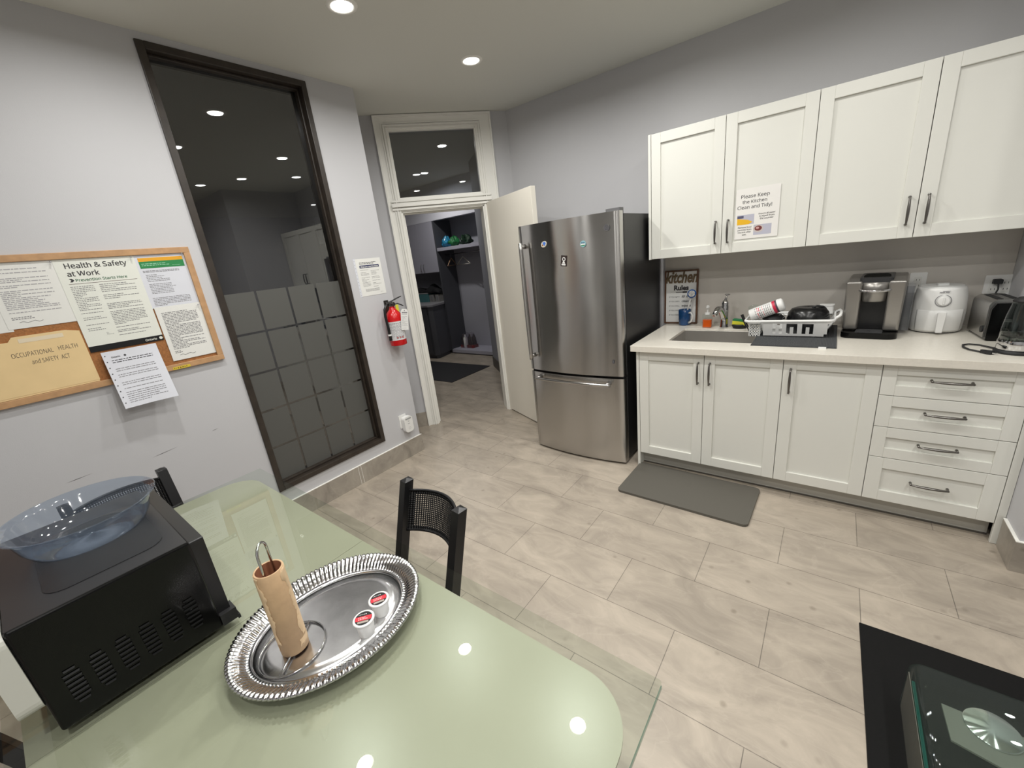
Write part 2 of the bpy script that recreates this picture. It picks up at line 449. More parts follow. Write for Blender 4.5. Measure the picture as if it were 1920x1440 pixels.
# window wall with its opening
WY0, WY1, WZ0, WZ1 = -2.577, -1.7146, 0.2526, 2.8163
b = MB()
b.box((XB - 0.13, -5.1, 0), (XB, WY0, H)); b.box((XB - 0.13, WY1, 0), (XB, -1.356, H))
b.box((XB - 0.13, WY0, 0), (XB, WY1, WZ0)); b.box((XB - 0.13, WY0, WZ1), (XB, WY1, H))
wb = struct(b.build('wall_window', WALL), 'pale grey wall with the tall dark framed window')
# light scuffs on that wall
# door wall
S0, S1, HD, TB, TT = 0.30, 1.075, 2.09, 2.19, 2.742   # opening from s0 to s1, header, transom bottom / top
b = MB(FC)
d0, d1 = 0.0, -0.14 * SGN
b.box((-0.02, 0, d0), (S0, H, d1)); b.box((S1, 0, d0), (1.70, H, d1)); b.box((S0, HD, d0), (S1, TB, d1)); b.box((S0, TT, d0), (S1, H, d1))
struct(b.build('wall_door', WALL), 'short grey wall holding the tall doorway with its transom')
struct(MB().box((-2.51, -1.42, 0), (XB - 0.02, -1.356, H)).build('wall_return', WALL), 'grey wall return behind the window wall corner')
struct(MB().box((XS, -0.98, 0), (4.6, 0.0, H)).build('wall_stub', WALL), 'grey wall block closing the right end of the counter')
struct(MB().box((4.5, -6.0, 0), (4.6, -0.98, H)).build('wall_right', WALL), 'grey wall far to the right')
struct(MB().box((-1.9, -5.1, 0), (4.6, -5.0, H)).build('wall_back', WALL), 'grey wall behind the camera')
# rooms behind
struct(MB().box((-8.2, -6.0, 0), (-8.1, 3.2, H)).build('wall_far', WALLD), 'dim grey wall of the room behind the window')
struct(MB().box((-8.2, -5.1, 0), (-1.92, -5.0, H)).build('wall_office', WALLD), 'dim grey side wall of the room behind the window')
# hall right wall from the door wall corner to (-3.0, 1.165)
ha = Vector((-1.50, -0.0, 0)); hb_ = Vector((-3.0, 1.165, 0)); hd = (hb_ - ha).normalized(); hn = Vector((-hd.y, hd.x, 0)) * -1
FH = frame(ha, hd, (0, 0, 1))
hs = 1.0 if (FH.to_3x3() @ Vector((0, 0, 1))).y < 0 else -1.0   # towards the hall
LH = (hb_ - ha).length
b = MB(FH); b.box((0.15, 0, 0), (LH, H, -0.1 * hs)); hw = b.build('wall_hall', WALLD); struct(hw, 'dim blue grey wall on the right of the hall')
b = MB(); b.prism([(-3.0, 1.165), (-2.93, 1.2), (-2.9, 2.15), (-3.0, 2.15)], 0, H)
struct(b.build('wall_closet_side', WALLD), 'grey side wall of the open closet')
struct(MB().box((-8.2, 2.05, 0), (-2.9, 2.15, H)).build('wall_closet', mat('closet_paint', lin((176, 176, 186)), 0.6)), 'grey back wall of the open closet')
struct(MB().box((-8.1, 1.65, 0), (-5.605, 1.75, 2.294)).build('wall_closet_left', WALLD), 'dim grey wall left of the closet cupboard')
b = MB(); b.box((-8.1, 1.65, 2.295), (-2.98, 1.75, H))
struct(b.build('wall_soffit', mat('soffit_paint', lin((220, 220, 230)), 0.6)), 'grey soffit above the closet and its cupboard')

# baseboards in tile
def base_board(name, F, L, label, h=0.154):
    b = MB(F); b.box((0, 0, 0), (L, h, 0.011))
    b.m = 1; b.box((0, h, 0), (L, h + 0.004, 0.012))
    o = b.build(name, [BASET, TRIM]); struct(o, label)
struct(MB().box((-8.0, -4.95, 0.0), (-1.93, -1.44, 0.008)).build('trim_3', mat('dim_floor_sheet', lin((34, 34, 36)), 0.9)), 'dark floor sheet standing in for the gloom of the room behind the window')  # dark sheet added so the floor behind the window looks unlit
bbF = FB(XB, -5.0, 0)
b = MB(bbF); b.box((0, 0, 0), (5.0 - 1.345, 0.154, 0.011)); b.m = 1
b.box((0, 0.154, 0), (5.0 - 1.345, 0.158, 0.0115))
for yy in (-2.63, -2.005, -1.38 - 0.6 + 0.0): b.box((yy + 5.0, 0, 0.0105), (yy + 5.0025, 0.154, 0.0113))
struct(b.build('baseboard_window', [BASET, TRIM]), 'grey brown tile skirting below the tall window')
b = MB(FC); b.box((1.18, 0, 0), (1.42, 0.154, 0.011 * SGN)); struct(b.build('baseboard_door', BASET), 'tile skirting beside the left door casing')
b = MB(FC); b.box((0.0, 0, 0), (0.145, 0.154, 0.011 * SGN)); struct(b.build('baseboard_corner', BASET), 'tile skirting beside the right door casing')
b = MB(); b.box((XS - 0.011, -0.991, 0), (XS, -0.80, 0.154)); b.box((XS, -0.991, 0), (4.5, -0.98, 0.154)); b.m = 1
b.box((XS - 0.012, -0.992, 0.154), (XS, -0.80, 0.158)); b.box((XS, -0.992, 0.154), (4.5, -0.98, 0.158))
struct(b.build('baseboard_stub', [BASET, TRIM]), 'tile skirting round the wall block right of the cabinets')
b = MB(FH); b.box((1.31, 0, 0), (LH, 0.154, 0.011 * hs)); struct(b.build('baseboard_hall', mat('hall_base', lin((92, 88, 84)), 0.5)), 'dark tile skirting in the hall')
b = MB(FH); b.box((1.18, 0, 0), (1.31, 2.2, 0.022 * hs)); b.box((1.20, 0, 0), (1.225, 2.2, 0.03 * hs)); b.box((1.27, 0, 0), (1.30, 2.2, 0.028 * hs))
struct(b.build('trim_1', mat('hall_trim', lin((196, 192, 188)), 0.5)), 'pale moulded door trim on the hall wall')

# window_1
win = thing('window_1', (XB, (WY0 + WY1) / 2, WZ0), 'tall dark wood framed interior window with frosted squares on its lower half', 'structure'); win['kind'] = 'structure'
def wl(y, z, x=0.0): return (x, y - (WY0 + WY1) / 2, z - WZ0)
b = MB()
def rail(ya, yb, za, zb, x0, x1): b.box(wl(ya, za, x0), wl(yb, zb, x1))
fw = 0.036
for (ya, yb, za, zb) in ((WY0, WY0 + fw, WZ0, WZ1), (WY1 - fw, WY1, WZ0, WZ1), (WY0 + fw, WY1 - fw, WZ0, WZ0 + fw), (WY0 + fw, WY1 - fw, WZ1 - fw, WZ1)):
    rail(ya, yb, za, zb, -0.13, 0.012)
f2 = fw + 0.014
for (ya, yb, za, zb) in ((WY0 + fw, WY0 + f2, WZ0 + fw, WZ1 - fw), (WY1 - f2, WY1 - fw, WZ0 + fw, WZ1 - fw), (WY0 + f2, WY1 - f2, WZ0 + fw, WZ0 + f2), (WY0 + f2, WY1 - f2, WZ1 - f2, WZ1 - fw)):
    rail(ya, yb, za, zb, -0.13, -0.03)
b.build('window_frame', DARKW, win, bevel=0.003)
b = MB(); b.box(wl(WY0 + f2, WZ0 + f2, -0.069), wl(WY1 - f2, WZ1 - f2, -0.063))
b.build('glass_pane', GLASS, win)
b = MB()
cols = [-2.527, -2.343, -2.143, -1.948, -1.765]; rows = [1.567, 1.314, 1.056, 0.80, 0.54, 0.302]
for i in range(4):
    for j in range(5):
        g = 0.007
        b.box(wl(cols[i] + (g if i else 0.0), rows[j + 1] + (g if j < 4 else 0), -0.0625), wl(cols[i + 1] - (g if i < 3 else 0), rows[j] - (g if j else 0), -0.0615))
tag(b.build('frosted_film', FROST, win), 'grey frosted squares')
# transom window_2 and casing trim_2
cas = thing('trim_2', tuple(CO), 'cream moulded casing round the doorway and its transom', 'structure'); cas['kind'] = 'structure'
SO0, SO1 = 0.155, 1.18
FCl = FC.copy(); FCl.translation = (0, 0, 0)
b = MB(FCl); q = SGN
def cas_leg(a, c, z0, z1):
    b.box((a, z0, 0), (c, z1, 0.018 * q))
inn0, inn1 = S0 + 0.004, S1 - 0.004
zt0 = TT - 0.004
# legs, header and mullion meet edge to edge
b.box((SO0, 0, -0.02 * q), (inn0, H - 0.004, 0.014 * q)); b.box((inn1, 0, -0.02 * q), (SO1, H - 0.004, 0.014 * q))
b.box((inn0, zt0, -0.02 * q), (inn1, H - 0.004, 0.014 * q))
b.box((inn0, HD - 0.004, -0.02 * q), (inn1, TB + 0.004, 0.014 * q))
def mould(o_, w_, h_, full=True):
    """one moulding strip round the transom and down both legs, o_ from the inner edge"""
    a0, a1 = inn0 - o_ - w_, inn0 - o_; c0_, c1_ = inn1 + o_, inn1 + o_ + w_
    top = zt0 + o_
    b.box((a0, 0, 0.014 * q), (a1, top + w_, h_ * q)); b.box((c0_, 0, 0.014 * q), (c1_, top + w_, h_ * q))
    b.box((a1, top, 0.014 * q), (c0_, top + w_, h_ * q))
mould(0.006, 0.010, 0.021); mould(0.024, 0.012, 0.027); mould(0.044, 0.010, 0.021)
b.box((SO0, 0, 0.014 * q), (SO0 + 0.016, H - 0.004, 0.026 * q)); b.box((SO1 - 0.016, 0, 0.014 * q), (SO1, H - 0.004, 0.026 * q)); b.box((SO0 + 0.016, H - 0.022, 0.014 * q), (SO1 - 0.016, H - 0.004, 0.026 * q))
for za, zb, hh in ((HD + 0.006, HD + 0.024, 0.030), (HD + 0.032, HD + 0.064, 0.044), (HD + 0.074, HD + 0.090, 0.030)):
    b.box((inn0 - 0.075, za, 0.0275 * q if hh > 0.03 else 0.0272 * q), (inn1 + 0.075, zb, hh * q))
    b.box((inn0, za, 0.014 * q), (inn1, zb, 0.0275 * q))
b.build('casing', TRIM, cas, bevel=0.002)
b = MB(FCl)   # jamb lining through the wall
b.box((S0 - 0.002, 0, -0.15 * q), (S0 + 0.016, HD, 0.0)); b.box((S1 - 0.016, 0, -0.15 * q), (S1 + 0.002, HD, 0.0)); b.box((S0, HD - 0.016, -0.15 * q), (S1, HD, 0.0))
b.box((S1 - 0.028, 0, -0.075 * q), (S1 - 0.016, HD - 0.016, -0.045 * q)); b.box((S0 + 0.016, HD - 0.028, -0.075 * q), (S1 - 0.016, HD - 0.016, -0.045 * q))
b.build('jamb', TRIM, cas, bevel=0.002)
b = MB(FCl); b.box((S1 - 0.0175, 0.93, -0.035 * q), (S1 - 0.0155, 1.0, -0.012 * q)); tag(b.build('strike_plate', NICKEL, cas), 'small metal strike plate')
w2 = thing('window_2', tuple(CO), 'clear transom pane above the doorway, reflecting the ceiling lights', 'structure'); w2['kind'] = 'structure'
b = MB(FCl); b.box((S0 + 0.012, TB + 0.008, -0.036 * q), (S1 - 0.012, TT - 0.008, -0.030 * q)); b.build('glass_pane', GLASS, w2)
b = MB(FCl)
for (a, c, z0, z1) in ((S0, S0 + 0.014, TB, TT), (S1 - 0.014, S1, TB, TT), (S0, S1, TB, TB + 0.012), (S0, S1, TT - 0.012, TT)):
    b.box((a, z0, -0.06 * q), (c, z1, 0.004 * q))
b.build('window_frame', TRIM, w2, bevel=0.002)

# door leaf, standing open against the fridge
dh = Vector((-1.655, -0.215, 0)); de = Vector((0.921, -0.389, 0)).normalized()
door = thing('door_1', tuple(dh), 'plain cream door leaf standing open beside the fridge', 'structure'); door['kind'] = 'structure'
FD = frame((0, 0, 0), de, (0, 0, 1))     # normal = de x z
nd = (FD.to_3x3() @ Vector((0, 0, 1)))
sd = 1.0 if nd.y < 0 else -1.0           # towards the camera side
b = MB(FD); b.box((0.0, 0.012, 0), (0.82, 2.105, -0.044 * sd)); b.build('door_leaf', DOORP, door, bevel=0.002)
b = MB(FD)
for z in (0.25, 1.05, 1.85): b.cyl(0.006, 0, 0.09, 10, FD.inverted() @ T(*(Vector((0, 0, z)) - de * 0.006)))
b.build('hinge', NICKEL, door)

# ================================================================ CEILING LIGHTS
def downlight(x, y, watts, hall=False):
    t = thing('ceiling_light', (x, y, H), 'x', 'ceiling light')
    b = MB(); b.lathe([(0.052, -0.001), (0.054, -0.006), (0.072, -0.005), (0.075, 0.0)], 28); b.build('trim_ring', TRIM, t)
    b = MB(); b.lathe([(0.0001, -0.0025), (0.053, -0.0025)], 28, smooth=False)
    tag(b.build('diffuser', LAMPE, t), 'glowing round diffuser')
    L = bpy.data.lights.new('downlight', 'AREA'); L.shape = 'DISK'; L.size = 0.09; L.energy = watts
    L.color = (1.0, 0.985, 0.945); L.spread = R(166)
    lo = bpy.data.objects.new('downlight', L); COL.objects.link(lo); lo.parent = t; lo.location = (0, 0, -0.008)
    return t
seen = {(-0.98, -0.98): 'small round recessed ceiling light, the one nearer the doorway',
        (-0.98, -1.92): 'round recessed ceiling light at the top edge, above the tall window'}
for (x, y, f_) in KITCHEN_LIGHTS:
    t = downlight(x, y, LAMP_W * f_)
    if (x, y) in seen: t['label'] = seen[(x, y)]
    else:
        t['label'] = 'round recessed kitchen ceiling light outside the view'
        t['group'] = 'kitchen ceiling lights out of view'
for k, (x, y, f_) in enumerate(HALL_LIGHTS):
    t = downlight(x, y, HALL_W * f_)
    t['label'] = 'round ceiling light in the dim rooms beyond the glass'; t['group'] = 'ceiling lights beyond the glass'

# ================================================================ KITCHEN CABINETS
YD = -0.79      # face of the lower doors
CT = 0.9286
def shaker(b, x0, z0, x1, z1, rail=0.062, th=0.02, rec=0.012):
    """x right, z up, front at y=0 going towards -y is out; built in local coords with y = depth behind the face"""
    b.box((x0, 0, z0), (x0 + rail, th, z1)); b.box((x1 - rail, 0, z0), (x1, th, z1))
    b.box((x0 + rail, 0, z0), (x1 - rail, th, z0 + rail)); b.box((x0 + rail, 0, z1 - rail), (x1 - rail, th, z1))
    b.box((x0 + rail - 0.001, rec, z0 + rail - 0.001), (x1 - rail + 0.001, th - 0.001, z1 - rail + 0.001))
def handle(parent, x, z, L, vert=True):
    n = 12; pts = []
    for i in range(n + 1):
        t = i / n; a = -L / 2 + L * t
        d = -0.026 - 0.005 * math.sin(PI * t)
        pts.append((0, d, a) if vert else (a, d, 0))
    rr = [0.0052 + 0.0034 * math.sin(PI * i / n) for i in range(n + 1)]
    b = MB(); b.tube(pts, rr, 10, flat=0.8)
    for e in (pts[0], pts[-1]):
        b.tube([(e[0], 0.0, e[2]), (e[0], e[1] * 0.6, e[2]), e], [0.0065, 0.0045, 0.0052], 10)
    o = b.build('handle', NICKEL, parent, loc=(x, 0, z)); tag(o, 'dark nickel bow handle'); return o
def cabinet(name, x0, x1, y, z0, z1, depth, label, cat, fronts, group=None):
    t = thing(name, (x0, y, z0), label, cat, group=group)
    W_ = x1 - x0; Hh = z1 - z0
    b = MB(); b.box((0, 0.021, 0), (0.016, depth, Hh)); b.box((W_ - 0.016, 0.021, 0), (W_, depth, Hh))
    b.box((0.016, 0.021, 0), (W_ - 0.016, depth, 0.016))
    if z0 > 0.5: b.box((0.016, 0.021, Hh - 0.016), (W_ - 0.016, depth, Hh))
    b.box((0.016, depth - 0.01, 0.016), (W_ - 0.016, depth, Hh - 0.016))
    b.build('body', WHITE, t, bevel=0.001)
    for (kind, fx0, fz0, fx1, fz1, hx, hz, vert) in fronts:
        g = 0.0016
        b = MB(); shaker(b, g, g, fx1 - fx0 - g, fz1 - fz0 - g, 0.062 if kind == 'door' else (0.062 if fz1 - fz0 > 0.22 else 0.055))
        d = b.build(kind, WHITE, t, bevel=0.0016, loc=(fx0 - x0, 0, fz0 - z0))
        handle(d, hx - fx0, hz - fz0, 0.135, vert)
    return t
X0, X1, X2, X3, X4 = 0.046, 0.4635, 0.8818, 1.303, 1.7985
ZB, ZT = 0.111, 0.887
DEP = 0.79 - 0.012
cabinet('lower_cabinet', X0, X2, YD, ZB, ZT, DEP, 'white shaker sink cabinet with two doors, next to the fridge', 'cabinet',
        [('door', X0, ZB, X1, ZT, 0.431, 0.76, True), ('door', X1, ZB, X2, ZT, 0.499, 0.76, True)])
cabinet('lower_cabinet', X2, X3, YD, ZB, ZT, DEP, 'white shaker base cabinet with a single door, left of the drawers', 'cabinet',
        [('door', X2, ZB, X3, ZT, 0.919, 0.757, True)])
zz = [0.111, 0.37, 0.545, 0.7185, 0.887]
cabinet('drawer_cabinet', X3, X4, YD, ZB, ZT, DEP, 'white base cabinet with four stacked drawers', 'cabinet',
        [('drawer', X3, zz[i], X4, zz[i + 1], (X3 + X4) / 2, (zz[i] + zz[i + 1]) / 2 + (0.01 if i else 0.01), False) for i in range(4)])
b = MB(); b.box((0.026, YD - 0.002, 0), (X0 - 0.001, -0.01, 0.888)); tag(b.build('end_panel', WHITE, bevel=0.0015), 'white end panel of the lower cabinets beside the fridge', 'panel')
b = MB(); b.box((X4 + 0.001, YD, 0), (XS - 0.001, YD + 0.02, 0.888)); tag(b.build('filler_panel', WHITE, bevel=0.0015), 'white filler strip between the drawers and the right wall', 'panel')
b = MB(); b.box((X0, -0.715, 0.004), (X4 + 0.004, -0.70, 0.11)); b.m = 1; b.box((X0, -0.722, 0.0), (X4 + 0.004, -0.715, 0.008))
tag(b.build('toe_kick', [mat('kick_grey', lin((188, 186, 178)), 0.5), mat('kick_dark', lin((80, 76, 70)), 0.6)]), 'grey recessed plinth under the lower cabinets', 'plinth')
# uppers
UY = -0.36; UB, UT = 1.463, 2.272
U0, U1, U2, U3, U4 = -0.0113, 0.4475, 0.9064, 1.3685, 1.826
cabinet('upper_cabinet', U0, U2, UY, UB, UT, 0.35, 'white shaker wall cabinet with two doors and the taped notice, nearer the fridge', 'cabinet',
        [('door', U0, UB, U1, UT, 0.412, 1.60, True), ('door', U1, UB, U2, UT, 0.485, 1.60, True)])
cabinet('upper_cabinet', U2, U4, UY, UB, UT, 0.35, 'white shaker wall cabinet with two doors, above the coffee maker', 'cabinet',
        [('door', U2, UB, U3, UT, 1.3315, 1.60, True), ('door', U3, UB, U4, UT, 1.4035, 1.60, True)])
b = MB(); b.box((U0 - 0.02, UY - 0.001, UB - 0.002), (U0 - 0.0015, -0.002, UT)); tag(b.build('end_panel', WHITE, bevel=0.0015), 'white end panel of the wall cabinets above the fridge side', 'panel')

# countertop with the sink cut out
def ring(b, o, i, z0, z1):
    (ax, ay, bx, by), (cx, cy, dx, dy) = o, i
    vs = []
    for z in (z0, z1):
        vs += [(ax, ay, z), (bx, ay, z), (bx, by, z), (ax, by, z), (cx, cy, z), (dx, cy, z), (dx, dy, z), (cx, dy, z)]
    fs = []
    for k in range(4):
        k2 = (k + 1) % 4
        fs.append((8 + k, 8 + k2, 12 + k2, 12 + k)); fs.append((k2, k, 4 + k, 4 + k2))
        fs.append((k, k2, 8 + k2, 8 + k)); fs.append((4 + k2, 4 + k, 12 + k, 12 + k2))
    b.add(vs, fs, smooth=False)
SKx0, SKx1, SKy0, SKy1 = 0.195, 0.735, -0.633, -0.232
b = MB(); ring(b, (0.0, -0.83, XS - 0.001, -0.001), (SKx0, SKy0, SKx1, SKy1), 0.889, CT)
ct = b.build('countertop', QUARTZ, bevel=0.002); tag(ct, 'off-white quartz countertop over the lower cabinets', 'countertop')
b = MB(); b.box((-0.022, -0.012, CT), (XS - 0.001, -0.0005, UB)); tag(b.build('backsplash', SPLASH, bevel=0.0), 'greyish quartz backsplash panel behind the counter', 'backsplash')
sk = thing('sink', ((SKx0 + SKx1) / 2, (SKy0 + SKy1) / 2, 0.70), 'stainless undermount sink set in the white counter', 'sink')
hx_, hy_ = (SKx1 - SKx0) / 2, (SKy1 - SKy0) / 2
b = MB()
o_ = (-hx_ + 0.001, -hy_ + 0.001, hx_ - 0.001, hy_ - 0.001); i_ = (-hx_ + 0.005, -hy_ + 0.005, hx_ - 0.005, hy_ - 0.005)
ring(b, o_, i_, 0.0, CT - 0.70 - 0.012); b.box((o_[0], o_[1], -0.004), (o_[2], o_[3], 0.0005))
b.build('basin', STEELS, sk, bevel=0.0015)
b = MB(); b.lathe([(0.001, 0.001), (0.02, 0.002), (0.038, 0.004), (0.042, 0.001)], 24); b.build('drain', CHROME, sk)

# ================================================================ FRIDGE
FX0, FX1 = -0.845, -0.052
fr = thing('refrigerator', ((FX0 + FX1) / 2, -0.44, 0), 'stainless steel bottom-freezer fridge with black sides, beside the open door', 'refrigerator')
fw2 = (FX1 - FX0) / 2
b = MB(); b.box((-fw2 + 0.003, -0.315, 0.02), (fw2 - 0.003, 0.40, 1.785)); b.m = 1; b.box((-fw2 + 0.02, -0.37, 0.012), (fw2 - 0.02, -0.30, 0.06))
for sx in (-1, 1):
    for yy in (-0.28, 0.33): b.box((sx * (fw2 - 0.06) - 0.02, yy - 0.02, 0), (sx * (fw2 - 0.06) + 0.02, yy + 0.02, 0.022))
b.build('cabinet', [GREYP, BLACKM], fr, bevel=0.004)
def bow_door(name, z0, z1):
    n = 24; pts = []
    bow = lambda t: -0.392 - 0.040 * (1 - (2 * t - 1) ** 2)
    e = 0.012
    pts.append((-fw2, -0.325)); pts.append((-fw2, -0.392 + 0.004))
    for i in range(n + 1):
        t = i / n; x = -fw2 + 0.004 + (2 * fw2 - 0.008) * t
        yy = bow(t)
        pts.append((x, yy))
    pts.append((fw2, -0.392 + 0.004)); pts.append((fw2, -0.325))
    b = MB(); b.prism(pts, z0, z1, smooth=True)
    me = b.build(name, STEEL, fr, bevel=0.003)
    return me
ud = bow_door('upper_door', 0.702, 1.80)
ld = bow_door('freezer_drawer', 0.018, 0.684)
b = MB(); b.box((-fw2 + 0.006, -0.372, 0.684), (fw2 - 0.006, -0.32, 0.702)); b.build('door_gap', BLACKM, fr)
def fy(x):
    t = (x + fw2) / (2 * fw2); return -0.392 - 0.040 * (1 - (2 * t - 1) ** 2)
hx = -0.79 - (FX0 + FX1) / 2
pts = []
for i in range(19):
    t = i / 18; z = 0.80 + 0.88 * t
    pts.append((hx, fy(hx) - 0.052 - 0.006 * math.sin(PI * t), z))
b = MB(); b.tube(pts, 0.0165, 12, flat=0.9)
for z in (0.825, 1.655): b.tube([(hx, fy(hx) + 0.002, z), (hx, fy(hx) - 0.05, z)], [0.017, 0.013], 12)
b.build('handle', STEEL, ud)
pts = []
for i in range(25):
    t = i / 24; x = -0.775 + 0.65 * t - (FX0 + FX1) / 2
    pts.append((x, fy(x) - 0.052, 0.648))
b = MB(); b.tube(pts, 0.0135, 12, flat=0.9)
for x in (pts[1][0], pts[-2][0]): b.tube([(x, fy(x) + 0.002, 0.648), (x, fy(x) - 0.05, 0.648)], [0.017, 0.013], 12)
b.build('handle', STEEL, ld)
bx = -0.131 - (FX0 + FX1) / 2
Fb = FA(bx, fy(bx) - 0.0005, 1.707)
b = MB(Fb); b.cyl(0.021, 0, 0.004, 28); b.m = 1; b.lathe([(0.0165, 0.0042), (0.0175, 0.0048), (0.0185, 0.0042)], 28)
b.text('GE', 0.021, T(0, -0.0065, 0.0046), 'CENTER', bold=0.0004, shear=0.35)
tag(b.build('badge', [mat('badge_grey', (0.10, 0.10, 0.11), 0.3), CHROME], ud), 'round chrome script badge')
bx2 = -0.118 - (FX0 + FX1) / 2
b = MB(FA(bx2, fy(bx2) - 0.0005, 0.812)); b.prism(rrect(-0.008, -0.013, 0.008, 0.013, 0.007), 0, 0.003); b.m = 1
for k in range(4): b.quad(-0.005, 0.006 - 0.005 * k, 0.005, 0.008 - 0.005 * k, 0.0034)
b.build('sensor_plate', [mat('sensor', (0.05, 0.05, 0.055), 0.4), INKG], ud)
b = MB(); b.prism(rrect(-0.05, -0.03, 0.05, 0.035, 0.01), 0, 0.034); tag(b.build('hinge_cover', mat('hinge_grey', lin((96, 96, 98)), 0.5), fr, bevel=0.003, loc=(fw2 - 0.055, -0.335, 1.786)), 'grey hinge cover')
# magnets
def magnet(xw, z, fn, label):
    y = -0.44 + fy(xw - (FX0 + FX1) / 2) - 0.0008
    t = fn(FA(0, 0, 0)); t.location = (xw, y, z); return tag(t, label, 'magnet')
def mg_round(F):
    b = MB(F); b.cyl(0.021, 0, 0.003, 24); b.m = 1
    b.quad(-0.0165, -0.006, 0.0165, 0.002, 0.0034); b.m = 2; b.quad(-0.014, -0.013, 0.014, -0.0065, 0.0034)
    b.m = 3
    for k in (-0.009, 0, 0.009): b.add([(k - 0.005, 0.004, 0.0034), (k + 0.005, 0.004, 0.0034), (k, 0.014, 0.0034)], [(0, 1, 2)])
    return b.build('fridge_magnet', [mat('mag_white', lin((150, 190, 200)), 0.3), PWHITE, GREENB, mat('mag_blue', lin((40, 80, 120)), 0.4)])
def mg_oval(F):
    pts = [(0.024 * math.cos(a), 0.019 * math.sin(a)) for a in [2 * PI * k / 20 for k in range(20)]]
    b = MB(F @ RZ(0.6)); b.prism(pts, 0, 0.004); b.m = 1; b.add([(-0.004, -0.014, 0.0044), (0.02, -0.006, 0.0044), (0.018, 0.008, 0.0044), (0.0, 0.015, 0.0044), (-0.004, 0.006, 0.0044)], [(0, 1, 2, 3, 4)])
    b.m = 2; b.quad(-0.017, -0.006, -0.006, 0.006, 0.0044)
    return b.build('fridge_magnet', [mat('mag_cream', lin((220, 214, 196)), 0.3), mat('mag_sky', lin((70, 120, 210)), 0.3), mat('mag_rust', lin((150, 90, 50)), 0.4)])
def mg_rect(F):
    b = MB(F @ RZ(-0.14)); b.box((-0.023, -0.036, 0), (0.023, 0.036, 0.0025)); b.m = 1
    b.lathe([(0.008, 0.0028), (0.013, 0.0028)], 20, T(0, 0.012, 0), smooth=False); b.quad(-0.016, -0.03, 0.016, -0.02, 0.0029)
    b.add([(-0.012, -0.018, 0.0029), (0.012, -0.018, 0.0029), (0.004, 0.0, 0.0029), (-0.004, 0.0, 0.0029)], [(0, 1, 2, 3)])
    return b.build('fridge_magnet', [mat('mag_brown', lin((52, 42, 40)), 0.4), PWHITE])
magnet(-0.295, 1.625, mg_round, 'round blue green lake magnet on the fridge door')
magnet(-0.604, 1.654, mg_oval, 'oval blue and cream magnet near the fridge handle')
magnet(-0.447, 1.528, mg_rect, 'small dark rectangular magnet, lowest on the fridge door')

# ================================================================ COUNTER ITEMS
# kitchen rules sign
sg = thing('wall_sign', (0.107, -0.03, CT + 0.001), 'framed white kitchen rules sign leaning on the backsplash', 'sign')
lean = frame((0, -0.004, 0), (1, 0, 0), (0, 0.03, 1))
b = MB(lean)
w2_, h2_ = 0.127, 0.42
for (x0, z0, x1, z1) in ((-w2_, 0, -w2_ + 0.012, h2_), (w2_ - 0.012, 0, w2_, h2_), (-w2_ + 0.012, 0, w2_ - 0.012, 0.012), (-w2_ + 0.012, h2_ - 0.012, w2_ - 0.012, h2_)):
    b.box((x0, z0, -0.006), (x1, z1, 0.010))
b.build('frame', BROWN, sg, bevel=0.001)
b = MB(lean); b.box((-w2_ + 0.011, 0.011, -0.004), (w2_ - 0.011, h2_ - 0.011, 0.001)); b.m = 1
b.text('Rules', 0.052, T(0, 0.266, 0.0016), 'CENTER', bold=0.0024, width=0.112, plain=False)
b.box((-0.085, 0.252, 0.001), (0.085, 0.2528, 0.0018)); b.box((-0.04, 0.246, 0.001), (0.03, 0.251, 0.0018)); b.box((0.012, 0.243, 0.001), (0.045, 0.255, 0.0018))
for k, (l1, l2) in enumerate((('IF YOU EMPTY', 'fill it'), ('IF YOU DIRTY', 'clean it'), ('IF YOU SPILL', 'wipe it'), ('IF YOU OPEN', 'close it'), ('IF YOU COOK', 'share it'))):
    z = 0.208 - 0.036 * k
    b.text(l1, 0.0145, T(-0.092, z, 0.0016), 'LEFT', bold=0.0001, width=0.082)
    b.text(l2, 0.026, T(0.004, z - 0.001, 0.0016), 'LEFT', bold=0.0005, shear=0.3, plain=False)
b.tube([(-0.02 + 0.04 * i / 10, 0.034 + 0.006 * math.sin(PI * i / 10), 0.002) for i in range(11)], 0.0012, 6)
b.build('printed_board', [PWHITE, INK], sg)
b = MB(lean); b.text('kitchen', 0.125, T(0, 0.325, 0.006), 'CENTER', bold=0.0035, shear=0.25, ext=0.003, width=0.243, plain=False)
tag(b.build('wooden_script', SCRIPTW, sg), 'brown wooden script word')
# mug
mg = thing('mug', (0.152, -0.085, CT), 'blue glazed mug in front of the kitchen sign', 'mug', rz=-0.5)
b = MB(); b.lathe([(0.001, 0.001), (0.036, 0.0), (0.041, 0.006), (0.0435, 0.06), (0.046, 0.121), (0.0445, 0.1225), (0.0425, 0.119), (0.040, 0.06), (0.037, 0.01), (0.001, 0.008)], 32)
b.build('body', BLUE, mg)
b = MB(); b.tube([(0.042, 0, 0.098), (0.062, 0, 0.102), (0.074, 0, 0.085), (0.076, 0, 0.06), (0.066, 0, 0.034), (0.041, 0, 0.022)], [0.008, 0.007, 0.0062, 0.0062, 0.007, 0.009], 10)
tag(b.build('handle', PWHITE, mg), 'white handle')
db = thing('dish_brush', (0.165, -0.088, CT + 0.012), 'white dish brush with a blue ring, standing in the mug', 'brush')
b = MB(); b.tube([(0, 0, 0.0), (0.008, 0, 0.1), (0.03, -0.002, 0.195), (0.036, -0.003, 0.21)], [0.005, 0.0055, 0.007, 0.009], 10); b.build('handle', PWHITE, db)
Fh = frame((0.04, -0.006, 0.232), (1, 0.2, 0), (0, 0.15, 1))
